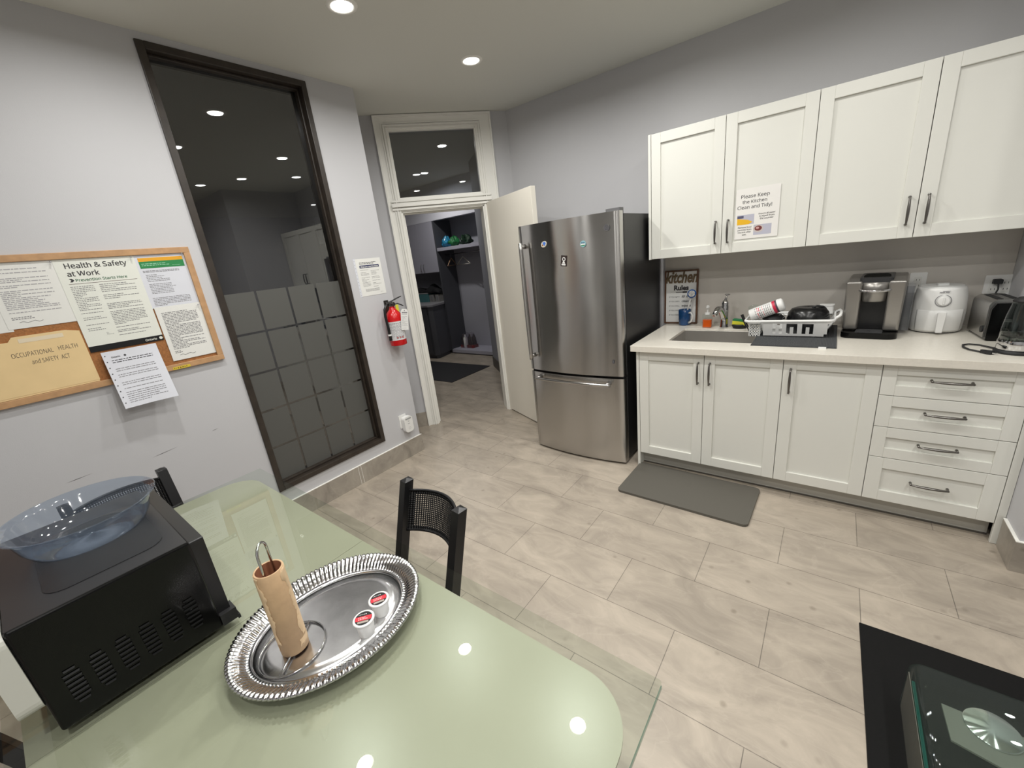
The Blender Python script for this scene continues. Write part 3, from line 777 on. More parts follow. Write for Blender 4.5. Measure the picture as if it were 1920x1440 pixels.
b = MB(Fh); b.lathe([(0.001, 0.0), (0.022, 0.0), (0.031, 0.004), (0.032, 0.010), (0.024, 0.014)], 26); tag(b.build('head', BLUEP, db), 'blue rimmed brush head')
b = MB(Fh)
rnd = random.Random(4)
for k in range(240):
    rr = 0.021 * math.sqrt(rnd.random()); a = rnd.random() * 6.28
    b.tube([(rr * math.cos(a), rr * math.sin(a), 0.012), (rr * 1.1 * math.cos(a), rr * 1.1 * math.sin(a), 0.03)], 0.0018, 5)
tag(b.build('bristles', PWHITE, db), 'white bristles', kind='stuff')
# soap
sp = thing('soap_dispenser', (0.338, -0.165, CT), 'clear pump bottle half full of orange soap, left of the faucet', 'soap dispenser')
b = MB(); b.prism(rrect(-0.033, -0.024, 0.033, 0.024, 0.012), 0.0, 0.098, smooth=False); b.build('bottle', CLEAR, sp, bevel=0.003)
b = MB(); b.prism(rrect(-0.030, -0.021, 0.030, 0.021, 0.010), 0.003, 0.058); tag(b.build('liquid', ORANGE, sp, bevel=0.002), 'orange soap')
b = MB(); b.cyl(0.018, 0.098, 0.112, 20); b.cyl(0.006, 0.112, 0.135, 14); b.ball(0.0125, T(0, 0, 0.152), sc=(1, 1, 1.15)); b.tube([(0, 0, 0.15), (0.0, -0.03, 0.15)], [0.006, 0.004], 10)
b.build('pump', PWHITE, sp)
# faucet
fa = thing('faucet', (0.452, -0.155, CT), 'curved chrome single-lever faucet behind the sink', 'faucet')
b = MB(); b.lathe([(0.001, 0), (0.031, 0), (0.031, 0.005), (0.0275, 0.012), (0.026, 0.06), (0.025, 0.11), (0.0265, 0.15), (0.022, 0.165), (0.0235, 0.175), (0.018, 0.19), (0.010, 0.200), (0.001, 0.203)], 32)
b.build('body', CHROME, fa)
b = MB(); n = 16; pts = []; rr = []
for i in range(n + 1):
    t = i / n
    pts.append((-0.006 - 0.030 * t, -0.012 - 0.125 * t, 0.075 + 0.082 * math.sin(PI * min(1, t * 0.92) * 0.78) - 0.015 * t * t)); rr.append(0.022 - 0.004 * t)
pts.append((-0.037, -0.146, 0.112)); rr.append(0.0165)
b.tube(pts, rr, 16); b.build('spout', CHROME, fa)
b = MB(); b.tube([(0.0, 0.0, 0.19), (0.004, 0.004, 0.215), (0.01, 0.008, 0.232)], [0.012, 0.006, 0.005], 12); b.ball(0.017, T(0.011, 0.009, 0.236), sc=(1.1, 1.1, 0.4)); b.build('lever', CHROME, fa)
# sponge holder
so = thing('sponge_holder', (0.556, -0.18, CT), 'black sponge dish between the faucet and the rack', 'sponge holder')
b = MB(); b.lathe([(0.001, 0.002), (0.04, 0.0), (0.05, 0.02), (0.047, 0.032), (0.044, 0.02), (0.001, 0.012)], 24, sy=0.8); b.build('dish', BLACKM, so)
sn = thing('sponge', (0.553, -0.18, CT + 0.031), 'yellow sponge with a green scouring top in the black dish', 'sponge', rz=-0.1)
b = MB(); b.prism(rrect(-0.042, -0.026, 0.042, 0.026, 0.006), -0.004, 0.022, F=RY(0.1)); b.build('foam', YELLOW, sn, bevel=0.003)
b = MB(); b.prism(rrect(-0.042, -0.026, 0.042, 0.026, 0.006), 0.022, 0.031, F=RY(0.1)); tag(b.build('scourer', mat('scour', lin((30, 110, 66)), 0.9), sn, bevel=0.001), 'green scouring pad')
# drying mat
dm = thing('drying_mat', (0.905, -0.38, CT), 'dark grey ribbed drying mat under the white dish rack', 'mat')
b = MB()
n = 60
b.grid(0, 0, 1, 1, n * 2, 1, lambda u, v: ((-0.205 + 0.41 * u) + 0.0 * v, -0.315 + 0.63 * v, 0.005 + 0.0025 * (1 if int(u * n * 2) % 2 else 0)), smooth=False)
b.box((-0.205, -0.315, 0.0003), (0.205, 0.315, 0.005))
b.build('cloth', RIBBED, dm)
b = MB(); b.box((0.125, -0.335, 0.0), (0.16, -0.312, 0.0075)); tag(b.build('care_tag', PWHITE, dm), 'small white sewn tag')
# dish rack
rk = thing('dish_rack', (0.885, -0.32, CT + 0.008), 'white plastic dish rack holding pans on the grey mat', 'dish rack')
b = MB()
xl, xr, yf, yb_ = -0.146, 0.150, -0.135, 0.125      # floor of the basket
XL, XR, YF, YB = -0.255, 0.205, -0.165, 0.15        # rim
zb_, zr = 0.004, 0.098
def wallseg(b, x0, x1, z0, z1, side):
    """piece of the sloping front or back wall; z as fraction of the height"""
    def pt(x, z, o):
        f = z
        y = (yf + (YF - yf) * f) if side < 0 else (yb_ + (YB - yb_) * f)
        return (x, y + o * side * -1, zb_ + (zr - zb_) * f)
    vs = [pt(x0, z0, 0), pt(x1, z0, 0), pt(x1, z1, 0), pt(x0, z1, 0), pt(x0, z0, 0.003), pt(x1, z0, 0.003), pt(x1, z1, 0.003), pt(x0, z1, 0.003)]
    b.add(vs, [(0, 1, 2, 3), (7, 6, 5, 4), (0, 4, 5, 1), (1, 5, 6, 2), (2, 6, 7, 3), (3, 7, 4, 0)], smooth=False)
def arches(b, side):
    xs = [-0.146, -0.096, -0.084, -0.068, -0.05, -0.024, -0.010, 0.008, 0.026, 0.052, 0.068, 0.086, 0.104, 0.16]
    wallseg(b, -0.15, 0.16, 0.0, 0.16, side); wallseg(b, -0.15, 0.19, 0.86, 1.0, side)
    wallseg(b, -0.15, -0.10, 0.16, 0.86, side)
    wallseg(b, -0.05, -0.028, 0.16, 0.86, side); wallseg(b, 0.028, 0.052, 0.16, 0.86, side); wallseg(b, 0.108, 0.175, 0.16, 0.86, side)
    for c in (-0.075, 0.0, 0.080):
        vs = 0.009
        wallseg(b, c - vs, c + vs, 0.16, 0.62, side)
arches(b, -1); arches(b, 1)
b.box((xl, yf, zb_), (xr + 0.01, yb_, zb_ + 0.003))
# sloping right end
b.add([(xr, yf, zb_), (xr, yb_, zb_), (XR, YB, zr), (XR, YF, zr), (xr - 0.003, yf, zb_ + 0.002), (xr - 0.003, yb_, zb_ + 0.002), (XR - 0.003, YB, zr), (XR - 0.003, YF, zr)],
      [(0, 1, 2, 3), (7, 6, 5, 4), (0, 4, 5, 1), (2, 6, 7, 3)], smooth=False)
b.add([(xl, yf, zb_), (xl, yb_, zb_), (xl - 0.02, YB, zr), (xl - 0.02, YF, zr)], [(0, 3, 2, 1)], smooth=False)
b.build('basket', PWHITE, rk)
b = MB(); rim = rrect(XL, YF, XR, YB, 0.03, 5)
b.tube([(x, y, zr + 0.012 * max(0, (x + 0.05) / 0.25) * 0.6) for x, y in rim], 0.0065, 8, closed=True, flat=1.3)
b.tube([(XR, YF + 0.05, zr + 0.012), (XR + 0.022, YF + 0.06, zr + 0.028), (XR + 0.028, 0, zr + 0.034), (XR + 0.022, YB - 0.06, zr + 0.028), (XR, YB - 0.05, zr + 0.012)], 0.008, 8)
b.build('rim', PWHITE, rk)
for x in (-0.1, 0.11):
    for y in (-0.11, 0.1):
        b = MB(); b.box((x - 0.009, y - 0.009, -0.0005), (x + 0.009, y + 0.009, 0.006)); b.build('foot', PWHITE, rk)
cd = thing('cutlery_caddy', (0.685, -0.40, CT), 'small white perforated cutlery cup hung on the rack, over the sink edge', 'cutlery caddy')
b = MB()
for side, (ax, ay, bx_, by_) in enumerate(((-0.029, -0.05, 0.029, -0.05), (0.029, -0.05, 0.029, 0.05), (0.029, 0.05, -0.029, 0.05), (-0.029, 0.05, -0.029, -0.05))):
    L_ = math.hypot(bx_ - ax, by_ - ay); ncol = 4 if side % 2 == 0 else 6
    u_ = Vector((bx_ - ax, by_ - ay, 0)).normalized()
    Fs = frame((ax, ay, 0.004), u_, (0, 0, 1))
    for i in range(ncol + 1):
        x = L_ * i / ncol; b.box((x - 0.0032, 0, -0.001), (x + 0.0032, 0.085, 0.001), Fs)
    for z in (0, 0.02, 0.038, 0.056, 0.075): b.box((0, z, -0.001), (L_, z + (0.009 if z in (0, 0.075) else 0.006), 0.001), Fs)
b.box((-0.029, -0.05, 0.003), (0.029, 0.05, 0.006))
b.build('basket', PWHITE, cd)
b = MB(); b.tube([(x, y, 0.09) for x, y in rrect(-0.033, -0.054, 0.033, 0.054, 0.01, 4)], 0.0045, 8, closed=True); b.build('rim', PWHITE, cd)
def cutlery(name, x, y, dx, dz, rb, label, cat, kind):
    t = thing(name, (x, y, CT + 0.006), label, cat)
    top = Vector((dx, 0, dz))
    b = MB(); b.tube([(0, 0, 0), tuple(top * 0.62)], [0.0035, 0.003], 8); b.build('handle', STEELS if kind != 'knife' else BLACK, t)
    b = MB()
    a = math.atan2(dx, dz)
    if kind == 'fork':
        F_ = T(*(top * 0.62)) @ RY(a)
        b.box((-0.010, -0.001, 0.0), (0.010, 0.001, 0.02), F_)
        for k in range(4): b.box((-0.010 + 0.0058 * k, -0.001, 0.02), (-0.0075 + 0.0058 * k, 0.001, 0.058), F_)
    elif kind == 'knife':
        F_ = T(*(top * 0.62)) @ RY(a); b.box((-0.009, -0.0012, -0.03), (0.009, 0.0012, 0.06), F_)
    else:
        F_ = T(*(top * 0.86)) @ RY(a); b.ball(0.02, F_, sc=(0.8, 0.25, 1.3))
    b.build('head', (BLACK if kind == 'knife' else STEELS), t)
cutlery('fork', 0.675, -0.385, -0.028, 0.155, 0, 'steel fork standing in the white cutlery cup', 'fork', 'fork')
cutlery('knife', 0.662, -0.43, -0.055, 0.13, 0, 'black spatula-like knife leaning left out of the cutlery cup', 'knife', 'knife')
cutlery('spoon', 0.69, -0.37, -0.02, 0.17, 0, 'dull steel spoon standing tallest in the cutlery cup', 'spoon', 'spoon')
# wipes canister lying across the rack
wc = thing('wipes_canister', (0.652, -0.392, CT + 0.128), 'white cleaning wipes canister with red lettering lying across the rack', 'canister')
ax_ = Vector((0.170, 0.0, 0.072)).normalized(); sidev = Vector((0, -1, 0)); upv = ax_.cross(sidev)
F_ = Matrix.Identity(4)
for i in range(3): F_[i][2] = ax_[i]; F_[i][0] = sidev[i]; F_[i][1] = upv[i]
b = MB(F_); b.lathe([(0.001, -0.004), (0.036, -0.003), (0.040, 0.004), (0.040, 0.16), (0.041, 0.165), (0.039, 0.185), (0.030, 0.192), (0.001, 0.193)], 36); b.build('body', PWHITE, wc)
b = MB(F_)
def onlabel(b2, u0, v0, u1, v1, r=0.0407, n=28):
    vs = []; fs = []
    for i in range(n + 1):
        a = u0 + (u1 - u0) * i / n
        for v in (v0, v1): vs.append((r * math.cos(a), r * math.sin(a), v))
    for i in range(n): fs.append((2 * i, 2 * i + 2, 2 * i + 3, 2 * i + 1))
    b2.add(vs, fs, smooth=True)
onlabel(b, -1.4, 0.134, 1.4, 0.150); b.m = 1; onlabel(b, -1.4, 0.150, 1.4, 0.160); b.m = 2
rnd = random.Random(3)
for k in range(9):
    v = 0.035 + 0.0105 * k
    for j in range(5):
        a = -1.0 + 0.42 * j; b.m = 0 if (k == 1 or k == 4 or (k == 2 and j < 2)) else 1
        wdt = 0.0045 if k in (1, 2) else 0.0028
        onlabel(b, a, v, a + rnd.uniform(0.2, 0.36), v + wdt, n=2)
tag(b.build('printed_label', [mat('label_red', lin((196, 40, 70)), 0.4), mat('label_dark', lin((70, 60, 72)), 0.5), INKG], wc), 'red and grey printing')
# black frying pan upside down, small black lid and a glass
pn = thing('cooking_pot', (0.955, -0.33, CT + 0.012), 'round black pot drying upside down in the dish rack', 'pot')
b = MB(); b.lathe([(0.112, 0.0), (0.114, 0.003), (0.112, 0.09), (0.104, 0.128), (0.088, 0.150), (0.066, 0.158), (0.001, 0.160), (0.001, 0.155), (0.084, 0.145), (0.106, 0.09), (0.108, 0.0), (0.112, 0.0)], 44)
b.build('bowl', mat('pan_black', (0.006, 0.006, 0.007), 0.25), pn)
b = MB(); b.tube([(0.02, -0.03, 0.158), (0.04, -0.02, 0.168), (0.07, -0.01, 0.162), (0.085, -0.005, 0.148)], 0.006, 8); b.build('handle', BLACKM, pn)
ldd = thing('pot_lid', (0.775, -0.345, CT + 0.099), 'small black domed lid in the rack under the canister', 'lid')
b = MB(); b.lathe([(0.064, 0.0), (0.060, 0.012), (0.040, 0.030), (0.001, 0.036)], 36); b.build('dome', BLACKM, ldd)
b = MB(); b.tube([(0.052, -0.05, 0.012), (0.066, -0.055, 0.03), (0.05, -0.06, 0.046), (0.03, -0.055, 0.03)], 0.002, 6); b.build('wire_loop', CHROME, ldd)
gm = thing('glass_mug', (0.655, -0.27, CT + 0.115), 'clear glass mug standing behind the wipes canister', 'glass')
b = MB(); b.lathe([(0.001, 0), (0.03, 0.0), (0.034, 0.05), (0.036, 0.062), (0.034, 0.062), (0.031, 0.05), (0.027, 0.006), (0.001, 0.005)], 24, F=RX(0.3)); b.build('cup', CLEAR, gm)
gm.location.z = CT + 0.0955 + 0.012
pb = thing('plastic_tub', (1.045, -0.19, CT + 0.108), 'white plastic tub in the back corner of the rack', 'tub')
b = MB(); b.prism(rrect(-0.035, -0.03, 0.035, 0.03, 0.012), 0.0, 0.05); b.build('body', PWHITE, pb, bevel=0.004)
b = MB(); b.prism(rrect(-0.038, -0.033, 0.038, 0.033, 0.013), 0.05, 0.056); b.build('lid', PWHITE, pb, bevel=0.002)

# coffee maker
cm = thing('coffee_maker', (1.262, -0.26, CT), 'silver and black pod coffee maker on the counter', 'coffee maker', rz=-0.10)
SILP = mat('silver_plastic', lin((150, 147, 143)), 0.32, 0.75)
DKP = mat('dark_plastic', (0.015, 0.015, 0.016), 0.3)
b = MB()
for s_ in (-1, 1):
    pts = [(-0.11, 0.02), (0.15, 0.0), (0.15, 0.33), (-0.10, 0.33)] if 0 else None
    # side tower as tapered block
    xo, xi = 0.124 * s_, 0.056 * s_
    xot, xit = 0.130 * s_, 0.056 * s_
    vs = [(xo, -0.10, 0.035), (xi, -0.10, 0.035), (xi, 0.15, 0.0), (xo, 0.15, 0.0), (xot, -0.135, 0.318), (xit, -0.135, 0.318), (xit, 0.15, 0.335), (xot, 0.15, 0.335)]
    fs = [(0, 3, 2, 1), (4, 5, 6, 7), (0, 1, 5, 4), (1, 2, 6, 5), (2, 3, 7, 6), (3, 0, 4, 7)]
    if s_ < 0: fs = [tuple(reversed(f)) for f in fs]
    b.add(vs, fs, smooth=False)
b.build('side_tower', SILP, cm, bevel=0.012, seg=4)
b = MB(); b.box((-0.075, -0.02, 0.02), (0.075, 0.15, 0.30)); b.box((-0.118, 0.10, 0.0), (0.118, 0.155, 0.31)); b.build('body', DKP, cm, bevel=0.006)
b = MB(); b.lathe([(0.001, 0.2), (0.05, 0.2), (0.057, 0.206), (0.064, 0.262), (0.066, 0.268), (0.070, 0.31), (0.001, 0.31)], 30, T(0, -0.075, 0)); b.build('brew_head', SILP, cm)
b = MB(); b.tube([(0.072 * math.sin(k / 12 * PI - PI / 2), -0.11 - 0.046 * math.cos(k / 12 * PI - PI / 2), 0.272 - 0.006 * math.cos(k / 12 * PI - PI / 2)) for k in range(13)], 0.005, 12, flat=1.3); tag(b.build('lift_handle', CHROME, cm), 'bright curved lift handle')
b = MB(); F_ = T(0, -0.08, 0.322) @ RX(0.5); b.prism(rrect(-0.058, -0.04, 0.058, 0.05, 0.022), -0.012, 0.006, F_); b.m = 1
for k in range(4): b.text('o', 0.012, F_ @ T(-0.03 + 0.018 * k, -0.008, 0.0065))
b.build('control_panel', [BLACKG, PGREY], cm, bevel=0.002)
b = MB(); b.prism(rrect(-0.072, -0.115, 0.072, 0.16, 0.02), 0.30, 0.335); b.build('top_cover', mat('cm_top', (0.03, 0.03, 0.032), 0.35), cm, bevel=0.008, seg=3)
b = MB(); b.prism(rrect(-0.125, -0.175, 0.125, 0.02, 0.05, 8), 0.0, 0.032); b.m = 1; b.cyl(0.008, 0.0321, 0.0335, 12, T(0.0, -0.11, 0))
for k in range(9): b.m = 2; b.box((-0.06, -0.16 + 0.012 * k, 0.032), (0.06, -0.155 + 0.012 * k, 0.0335))
b.build('drip_tray', [BLACKG, CHROME, mat('grille', (0.04, 0.04, 0.042), 0.4)], cm, bevel=0.003)
b = MB(); b.box((0.07, 0.02, 0.01), (0.165, 0.15, 0.21)); 
b = MB(); b.prism(rrect(0.126, 0.0, 0.165, 0.15, 0.012), 0.02, 0.27); tag(b.build('water_tank', glass_mat('tank', (0.6, 0.6, 0.62), 0.05, 1.2, 0.15), cm, bevel=0.002), 'smoky water tank')
# air fryer
af = thing('air_fryer', (1.548, -0.15, CT), 'small white air fryer with a dial, right of the coffee maker', 'air fryer')
AFM = mat('fryer_white', lin((226, 226, 224)), 0.3)
b = MB(); b.lathe([(0.001, 0.0), (0.098, 0.0), (0.104, 0.006)], 44); b.build('base', BLACKM, af)
b = MB(); b.lathe([(0.103, 0.005), (0.110, 0.016), (0.113, 0.08), (0.1125, 0.13), (0.108, 0.19), (0.101, 0.236), (0.097, 0.247), (0.09, 0.250)], 48); b.build('body', AFM, af)
b = MB(); b.lathe([(0.092, 0.249), (0.088, 0.256), (0.001, 0.258)], 44); b.m = 0; b.prism(rrect(-0.024, -0.02, 0.024, 0.02, 0.008), 0.256, 0.268, T(0, -0.02, 0)); tag(b.build('lid', mat('fryer_lid', lin((206, 207, 206)), 0.35), af, bevel=0.002), 'pale grey lid')
b = MB(); n = 24
vs = []; fs = []
for i in range(n + 1):
    a = -PI / 2 - 0.95 + 1.9 * i / n
    for z, r_ in ((0.008, 0.107), (0.02, 0.1125), (0.08, 0.1155), (0.128, 0.1150), (0.131, 0.112)): vs.append((r_ * math.cos(a), r_ * math.sin(a), z))
for i in range(n):
    for k in range(4): fs.append((i * 5 + k, (i + 1) * 5 + k, (i + 1) * 5 + k + 1, i * 5 + k + 1))
b.add(vs, fs, smooth=True); b.build('basket_front', AFM, af, solid=0.003)
b = MB(); b.add([(-0.014, -0.113, 0.118), (0.014, -0.113, 0.118), (0.018, -0.152, 0.128), (-0.018, -0.152, 0.128), (-0.012, -0.112, 0.012), (0.012, -0.112, 0.012), (0.014, -0.148, -0.0 + 0.012), (-0.014, -0.148, 0.012)],
      [(0, 3, 2, 1), (4, 5, 6, 7), (0, 1, 5, 4), (1, 2, 6, 5), (2, 3, 7, 6), (3, 0, 4, 7)]); b.build('handle', AFM, af, bevel=0.004, seg=3)
Fk = frame((0.0, -0.1085, 0.182), (1, 0, 0), (0, 0.12, 1))
b = MB(Fk); b.lathe([(0.026, 0.0), (0.026, 0.010), (0.022, 0.014), (0.001, 0.014)], 28); b.box((-0.003, -0.018, 0.013), (0.003, 0.018, 0.019)); b.build('dial', AFM, af, bevel=0.001)
b = MB(Fk); b.lathe([(0.030, -0.001), (0.033, -0.0005)], 28, smooth=False); b.box((-0.02, 0.044, 0.001), (0.0, 0.048, 0.003)); b.box((0.003, 0.044, 0.001), (0.018, 0.048, 0.003)); b.box((-0.008, 0.052, 0.0), (0.022, 0.0535, 0.002)); b.build('print', INKG, af)
# toaster
to = thing('toaster', (1.748, -0.285, CT), 'two-slot steel toaster with a black front, at the right end of the counter', 'toaster', rz=0.08)
b = MB(); n = 10; pts = []
hw_, hh_ = 0.064, 0.205
pts = [(-hw_, 0.015), (hw_, 0.015)] + [(hw_ - 0.035 + 0.035 * math.cos(PI / 2 * k / n), hh_ - 0.035 + 0.035 * math.sin(PI / 2 * k / n)) for k in range(n + 1)] + [(-hw_ + 0.035 - 0.035 * math.sin(PI / 2 * k / n), hh_ - 0.035 + 0.035 * math.cos(PI / 2 * k / n)) for k in range(n + 1)]
Ft = frame((0, 0.12, 0), (1, 0, 0), (0, 0, 1))
b.prism(pts, 0.0, 0.225, Ft, smooth=True); b.m = 1
for x in (-0.026, 0.026): b.box((x - 0.011, -0.085, 0.2045), (x + 0.011, 0.085, 0.2065))
b.build('shell', [steel_mat('toaster_steel', (0.5, 0.49, 0.48), 0.28, (3, 200, 3)), BLACKM], to)
b = MB(); b.prism([(-hw_ + 0.006, 0.004), (hw_ - 0.006, 0.004), (hw_ - 0.006, 0.16), (hw_ - 0.02, 0.19), (-hw_ + 0.02, 0.19), (-hw_ + 0.006, 0.16)], -0.10, 0.126, frame((0, 0.0, 0), (1, 0, 0), (0, 0, 1))); tag(b.build('front_panel', BLACKG, to, bevel=0.004), 'glossy black front')
b = MB(); b.box((-0.014, -0.142, 0.10), (0.014, -0.124, 0.112)); b.build('lever', NICKEL, to, bevel=0.001); b = MB(); b.cyl(0.012, 0.124, 0.134, 18, frame((0.0, 0, 0.055), (1, 0, 0), (0, 0, 1))); b.build('browning_knob', NICKEL, to)
b = MB(); b.cyl(0.017, 0.0, 0.006, 20, frame((-hw_ - 0.0, -0.085, 0.055), (0, -1, 0), (0, 0, 1))); b.build('dial', BLACKM, to)
# kettle
kt = thing('glass_kettle', (1.757, -0.635, CT), 'clear glass kettle with a black base, at the right edge', 'kettle')
b = MB(); b.lathe([(0.001, 0), (0.068, 0.0), (0.070, 0.006), (0.066, 0.016), (0.001, 0.017)], 36); tag(b.build('power_base', BLACKM, kt), 'black power base')
b = MB(); b.lathe([(0.062, 0.018), (0.064, 0.02), (0.0645, 0.055), (0.063, 0.062)], 36); tag(b.build('steel_band', CHROME, kt), 'steel band')
b = MB(); b.lathe([(0.063, 0.060), (0.061, 0.11), (0.055, 0.17), (0.046, 0.222), (0.045, 0.232)], 40); b.build('glass_body', CLEAR, kt, solid=0.003)
b = MB(); b.lathe([(0.001, 0.232), (0.045, 0.232), (0.047, 0.238), (0.03, 0.252), (0.001, 0.255)], 30); b.tube([(0.0, 0.044, 0.235), (0.0, 0.085, 0.225), (0.0, 0.10, 0.16), (0.0, 0.085, 0.08), (0.0, 0.064, 0.05)], 0.010, 10, flat=0.7); tag(b.build('lid_and_handle', BLACKM, kt), 'black lid and handle')
b = MB(); b.lathe([(0.001, 0.062), (0.060, 0.062), (0.0592, 0.098), (0.001, 0.0985)], 36); b.build('water', glass_mat('water', (0.86, 0.9, 0.86), 0, 1.0), kt)
kc = MB(); kc.tube([(1.70, -0.585, CT + 0.006), (1.665, -0.53, CT + 0.006), (1.63, -0.515, CT + 0.006), (1.607, -0.535, CT + 0.006), (1.60, -0.585, CT + 0.006), (1.612, -0.63, CT + 0.006), (1.642, -0.668, CT + 0.006)], 0.005, 8, flat=0.7)
kcd = thing('power_cord', (1.64, -0.60, CT), 'black power cord looped on the counter in front of the kettle', 'cord')
kc.F = Matrix.Identity(4); kc.deform(lambda p: p - Vector((1.64, -0.60, CT))).build('cable', BLACKM, kcd)
b = MB(T(0.02, -0.082, 0.0) @ RZ(-0.75)); b.prism([(-0.022, -0.006), (0.004, -0.012), (0.022, -0.012), (0.022, 0.012), (0.004, 0.012), (-0.022, 0.006)], 0.0, 0.016); b.build('plug', BLACKM, kcd, bevel=0.002)
b = MB(T(0.02, -0.082, 0.0) @ RZ(-0.75)); b.box((0.022, -0.007, 0.006), (0.036, -0.0055, 0.011)); b.box((0.022, 0.0055, 0.006), (0.036, 0.007, 0.011)); b.build('prong', CHROME, kcd)
# outlets over the counter
def outlet(name, F, w_, h_, label, n=1):
    t = thing(name, tuple(F.translation), label, 'outlet'); G = F.copy(); G.translation = (0, 0, 0)
    b = MB(G); b.prism(rrect(-w_ / 2, -h_ / 2, w_ / 2, h_ / 2, 0.006, 3), 0.0, 0.005); b.build('cover_plate', PWHITE, t, bevel=0.0015)
    for k in range(n):
        cx = (k - (n - 1) / 2) * 0.046
        b = MB(G); b.prism(rrect(cx - 0.0165, -0.034, cx + 0.0165, 0.034, 0.004, 3), 0.005, 0.007); b.m = 1
        for z in (0.017, -0.017):
            b.box((cx - 0.008, z - 0.005, 0.0068), (cx - 0.006, z + 0.005, 0.0076)); b.box((cx + 0.006, z - 0.005, 0.0068), (cx + 0.008, z + 0.005, 0.0076))
        b.build('socket', [mat('socket_white', lin((224, 224, 220)), 0.4), BLACKM], t)
    return t
outlet('wall_outlet', FA(1.79, -0.0125, 1.152), 0.118, 0.118, 'white wall outlet with the black plug, above the toaster', 2)
outlet('wall_outlet', FA(1.46, -0.0125, 1.185), 0.074, 0.118, 'white wall outlet partly hidden behind the air fryer', 1)
pc = thing('power_cord', (1.775, -0.02, 1.178), 'black plug and cord dropping from the outlet to the toaster', 'cord')
b = MB(FA(0, 0, 0)); b.prism(rrect(-0.016, -0.013, 0.02, 0.013, 0.006), 0.0, 0.026); b.build('plug', BLACKM, pc, bevel=0.003)
b = MB(); b.tube([(0.004, -0.02, -0.006), (0.006, -0.03, -0.04), (-0.006, -0.04, -0.075), (-0.025, -0.06, -0.12), (-0.04, -0.08, -0.2), (-0.03, -0.12, -0.244)], 0.0035, 8); b.build('cable', BLACKM, pc)
# notice on the upper door
nt_ = MB(); 
def page(F, w_, h_, z=0.0006): return MB(F)
sh = thing('taped_notice', (0.64, UY + 0.0085, 1.69), 'printed notice in a plastic sleeve taped to the second wall cabinet door', 'notice')
b = MB(FA(0, -0.0005, 0)); b.box((-0.118, -0.148, 0), (0.118, 0.148, 0.0008)); b.m = 1
for k, s_ in enumerate(('Please Keep', 'the Kitchen', 'Clean and Tidy!')): b.text(s_, 0.031, T(-0.014, 0.092 - 0.031 * k, 0.0012), 'CENTER', bold=0.0002, width=(0.152, 0.132, 0.186)[k])
for k, s_ in enumerate(('Ensure all water', 'is wiped from', 'the counter')): b.text(s_, 0.0125, T(0.055, -0.012 - 0.0145 * k, 0.0012), 'CENTER', bold=0.00018, width=0.088 - 0.008 * k)
for k, s_ in enumerate(('Remove food', 'particles from', 'the sink after', 'use.')): b.text(s_, 0.0125, T(-0.062, -0.083 - 0.0145 * k, 0.0012), 'CENTER', bold=0.00018, width=(0.074, 0.076, 0.074, 0.024)[k])
b.m = 2; b.quad(-0.106, -0.062, -0.012, -0.004, 0.0012); b.m = 3
b.add([(-0.106, -0.062, 0.0014), (-0.04, -0.062, 0.0014), (-0.02, -0.05, 0.0014), (-0.045, -0.036, 0.0014), (-0.106, -0.024, 0.0014)], [(0, 1, 2, 3, 4)])
b.m = 4; b.quad(-0.106, -0.024, -0.07, -0.009, 0.0014)
b.m = 2; b.quad(-0.012, -0.13, 0.084, -0.07, 0.0012); b.m = 5
b.lathe([(0.0001, 0.0015), (0.028, 0.0015)], 24, T(0.014, -0.094, 0), sy=0.8, smooth=False); b.m = 6; b.lathe([(0.0001, 0.0017), (0.020, 0.0017)], 24, T(0.014, -0.092, 0), sy=0.75, smooth=False)
b.m = 7; b.lathe([(0.0001, 0.0019), (0.009, 0.0019)], 16, T(0.01, -0.09, 0), sy=0.75, smooth=False)
b.build('sheet', [mat('notice_white', lin((236, 234, 230)), 0.3), INK, mat('pic_lilac', lin((186, 186, 200)), 0.5), mat('pic_yellow', lin((232, 180, 30)), 0.5), mat('pic_dark', lin((84, 84, 110)), 0.5), mat('pic_bowl', lin((200, 190, 186)), 0.5), mat('pic_red', lin((116, 52, 52)), 0.5), mat('pic_pink', lin((206, 160, 156)), 0.5)], sh)

# ================================================================ FLOOR MATS
km = MB(); km.prism(rrect(-0.392, -0.215, 0.392, 0.215, 0.03), 0.0, 0.016)
o = km.build('kitchen_mat', TAUPE, bevel=0.006, seg=3, loc=(0.425, -0.985, 0.0)); o.rotation_euler = (0, 0, -0.02); tag(o, 'taupe anti-fatigue floor mat in front of the sink cabinet', 'mat')
bm = thing('floor_mat', (1.78, -2.17, 0), 'black rubber floor mat at the lower right, under the glass stand', 'mat', rz=0.01)
b = MB(); b.box((-0.49, -0.53, 0), (0.6, 0.53, 0.007)); b.build('pile', RUBBER, bm, bevel=0.002)
# low glass stand with a bent left edge and a metal disc below its top
gs = thing('glass_stand', (1.70, -2.25, 0.007), 'low clear glass stand with a bent edge and a metal disc, on the black mat', 'glass stand')
b = MB(); n = 28; r_ = 0.035; zt_ = 0.186; prof = [(-0.315, 0.0)]
for k in range(n + 1):
    a = PI - PI / 2 * k / n; prof.append((-0.28 + r_ * math.cos(a) + 0.0 , zt_ - r_ + r_ * math.sin(a)))
prof.append((0.30, zt_))
inner = [(0.30, zt_ - 0.01)]
for k in range(n + 1):
    a = PI / 2 + PI / 2 * k / n; inner.append((-0.28 + (r_ - 0.01) * math.cos(a), zt_ - r_ + (r_ - 0.01) * math.sin(a)))
inner.append((-0.305, 0.0))
poly = prof + inner
np_ = len(poly)
Fq = frame((0, 0, 0), (1, 0, 0), (0, 0, 1))
yN, yS = 0.30, -0.42
vs = [(x, -yN, z) for x, z in poly] + [(x, -yS, z) for x, z in poly]
vs = [(x, -y, z) for x, y, z in vs]
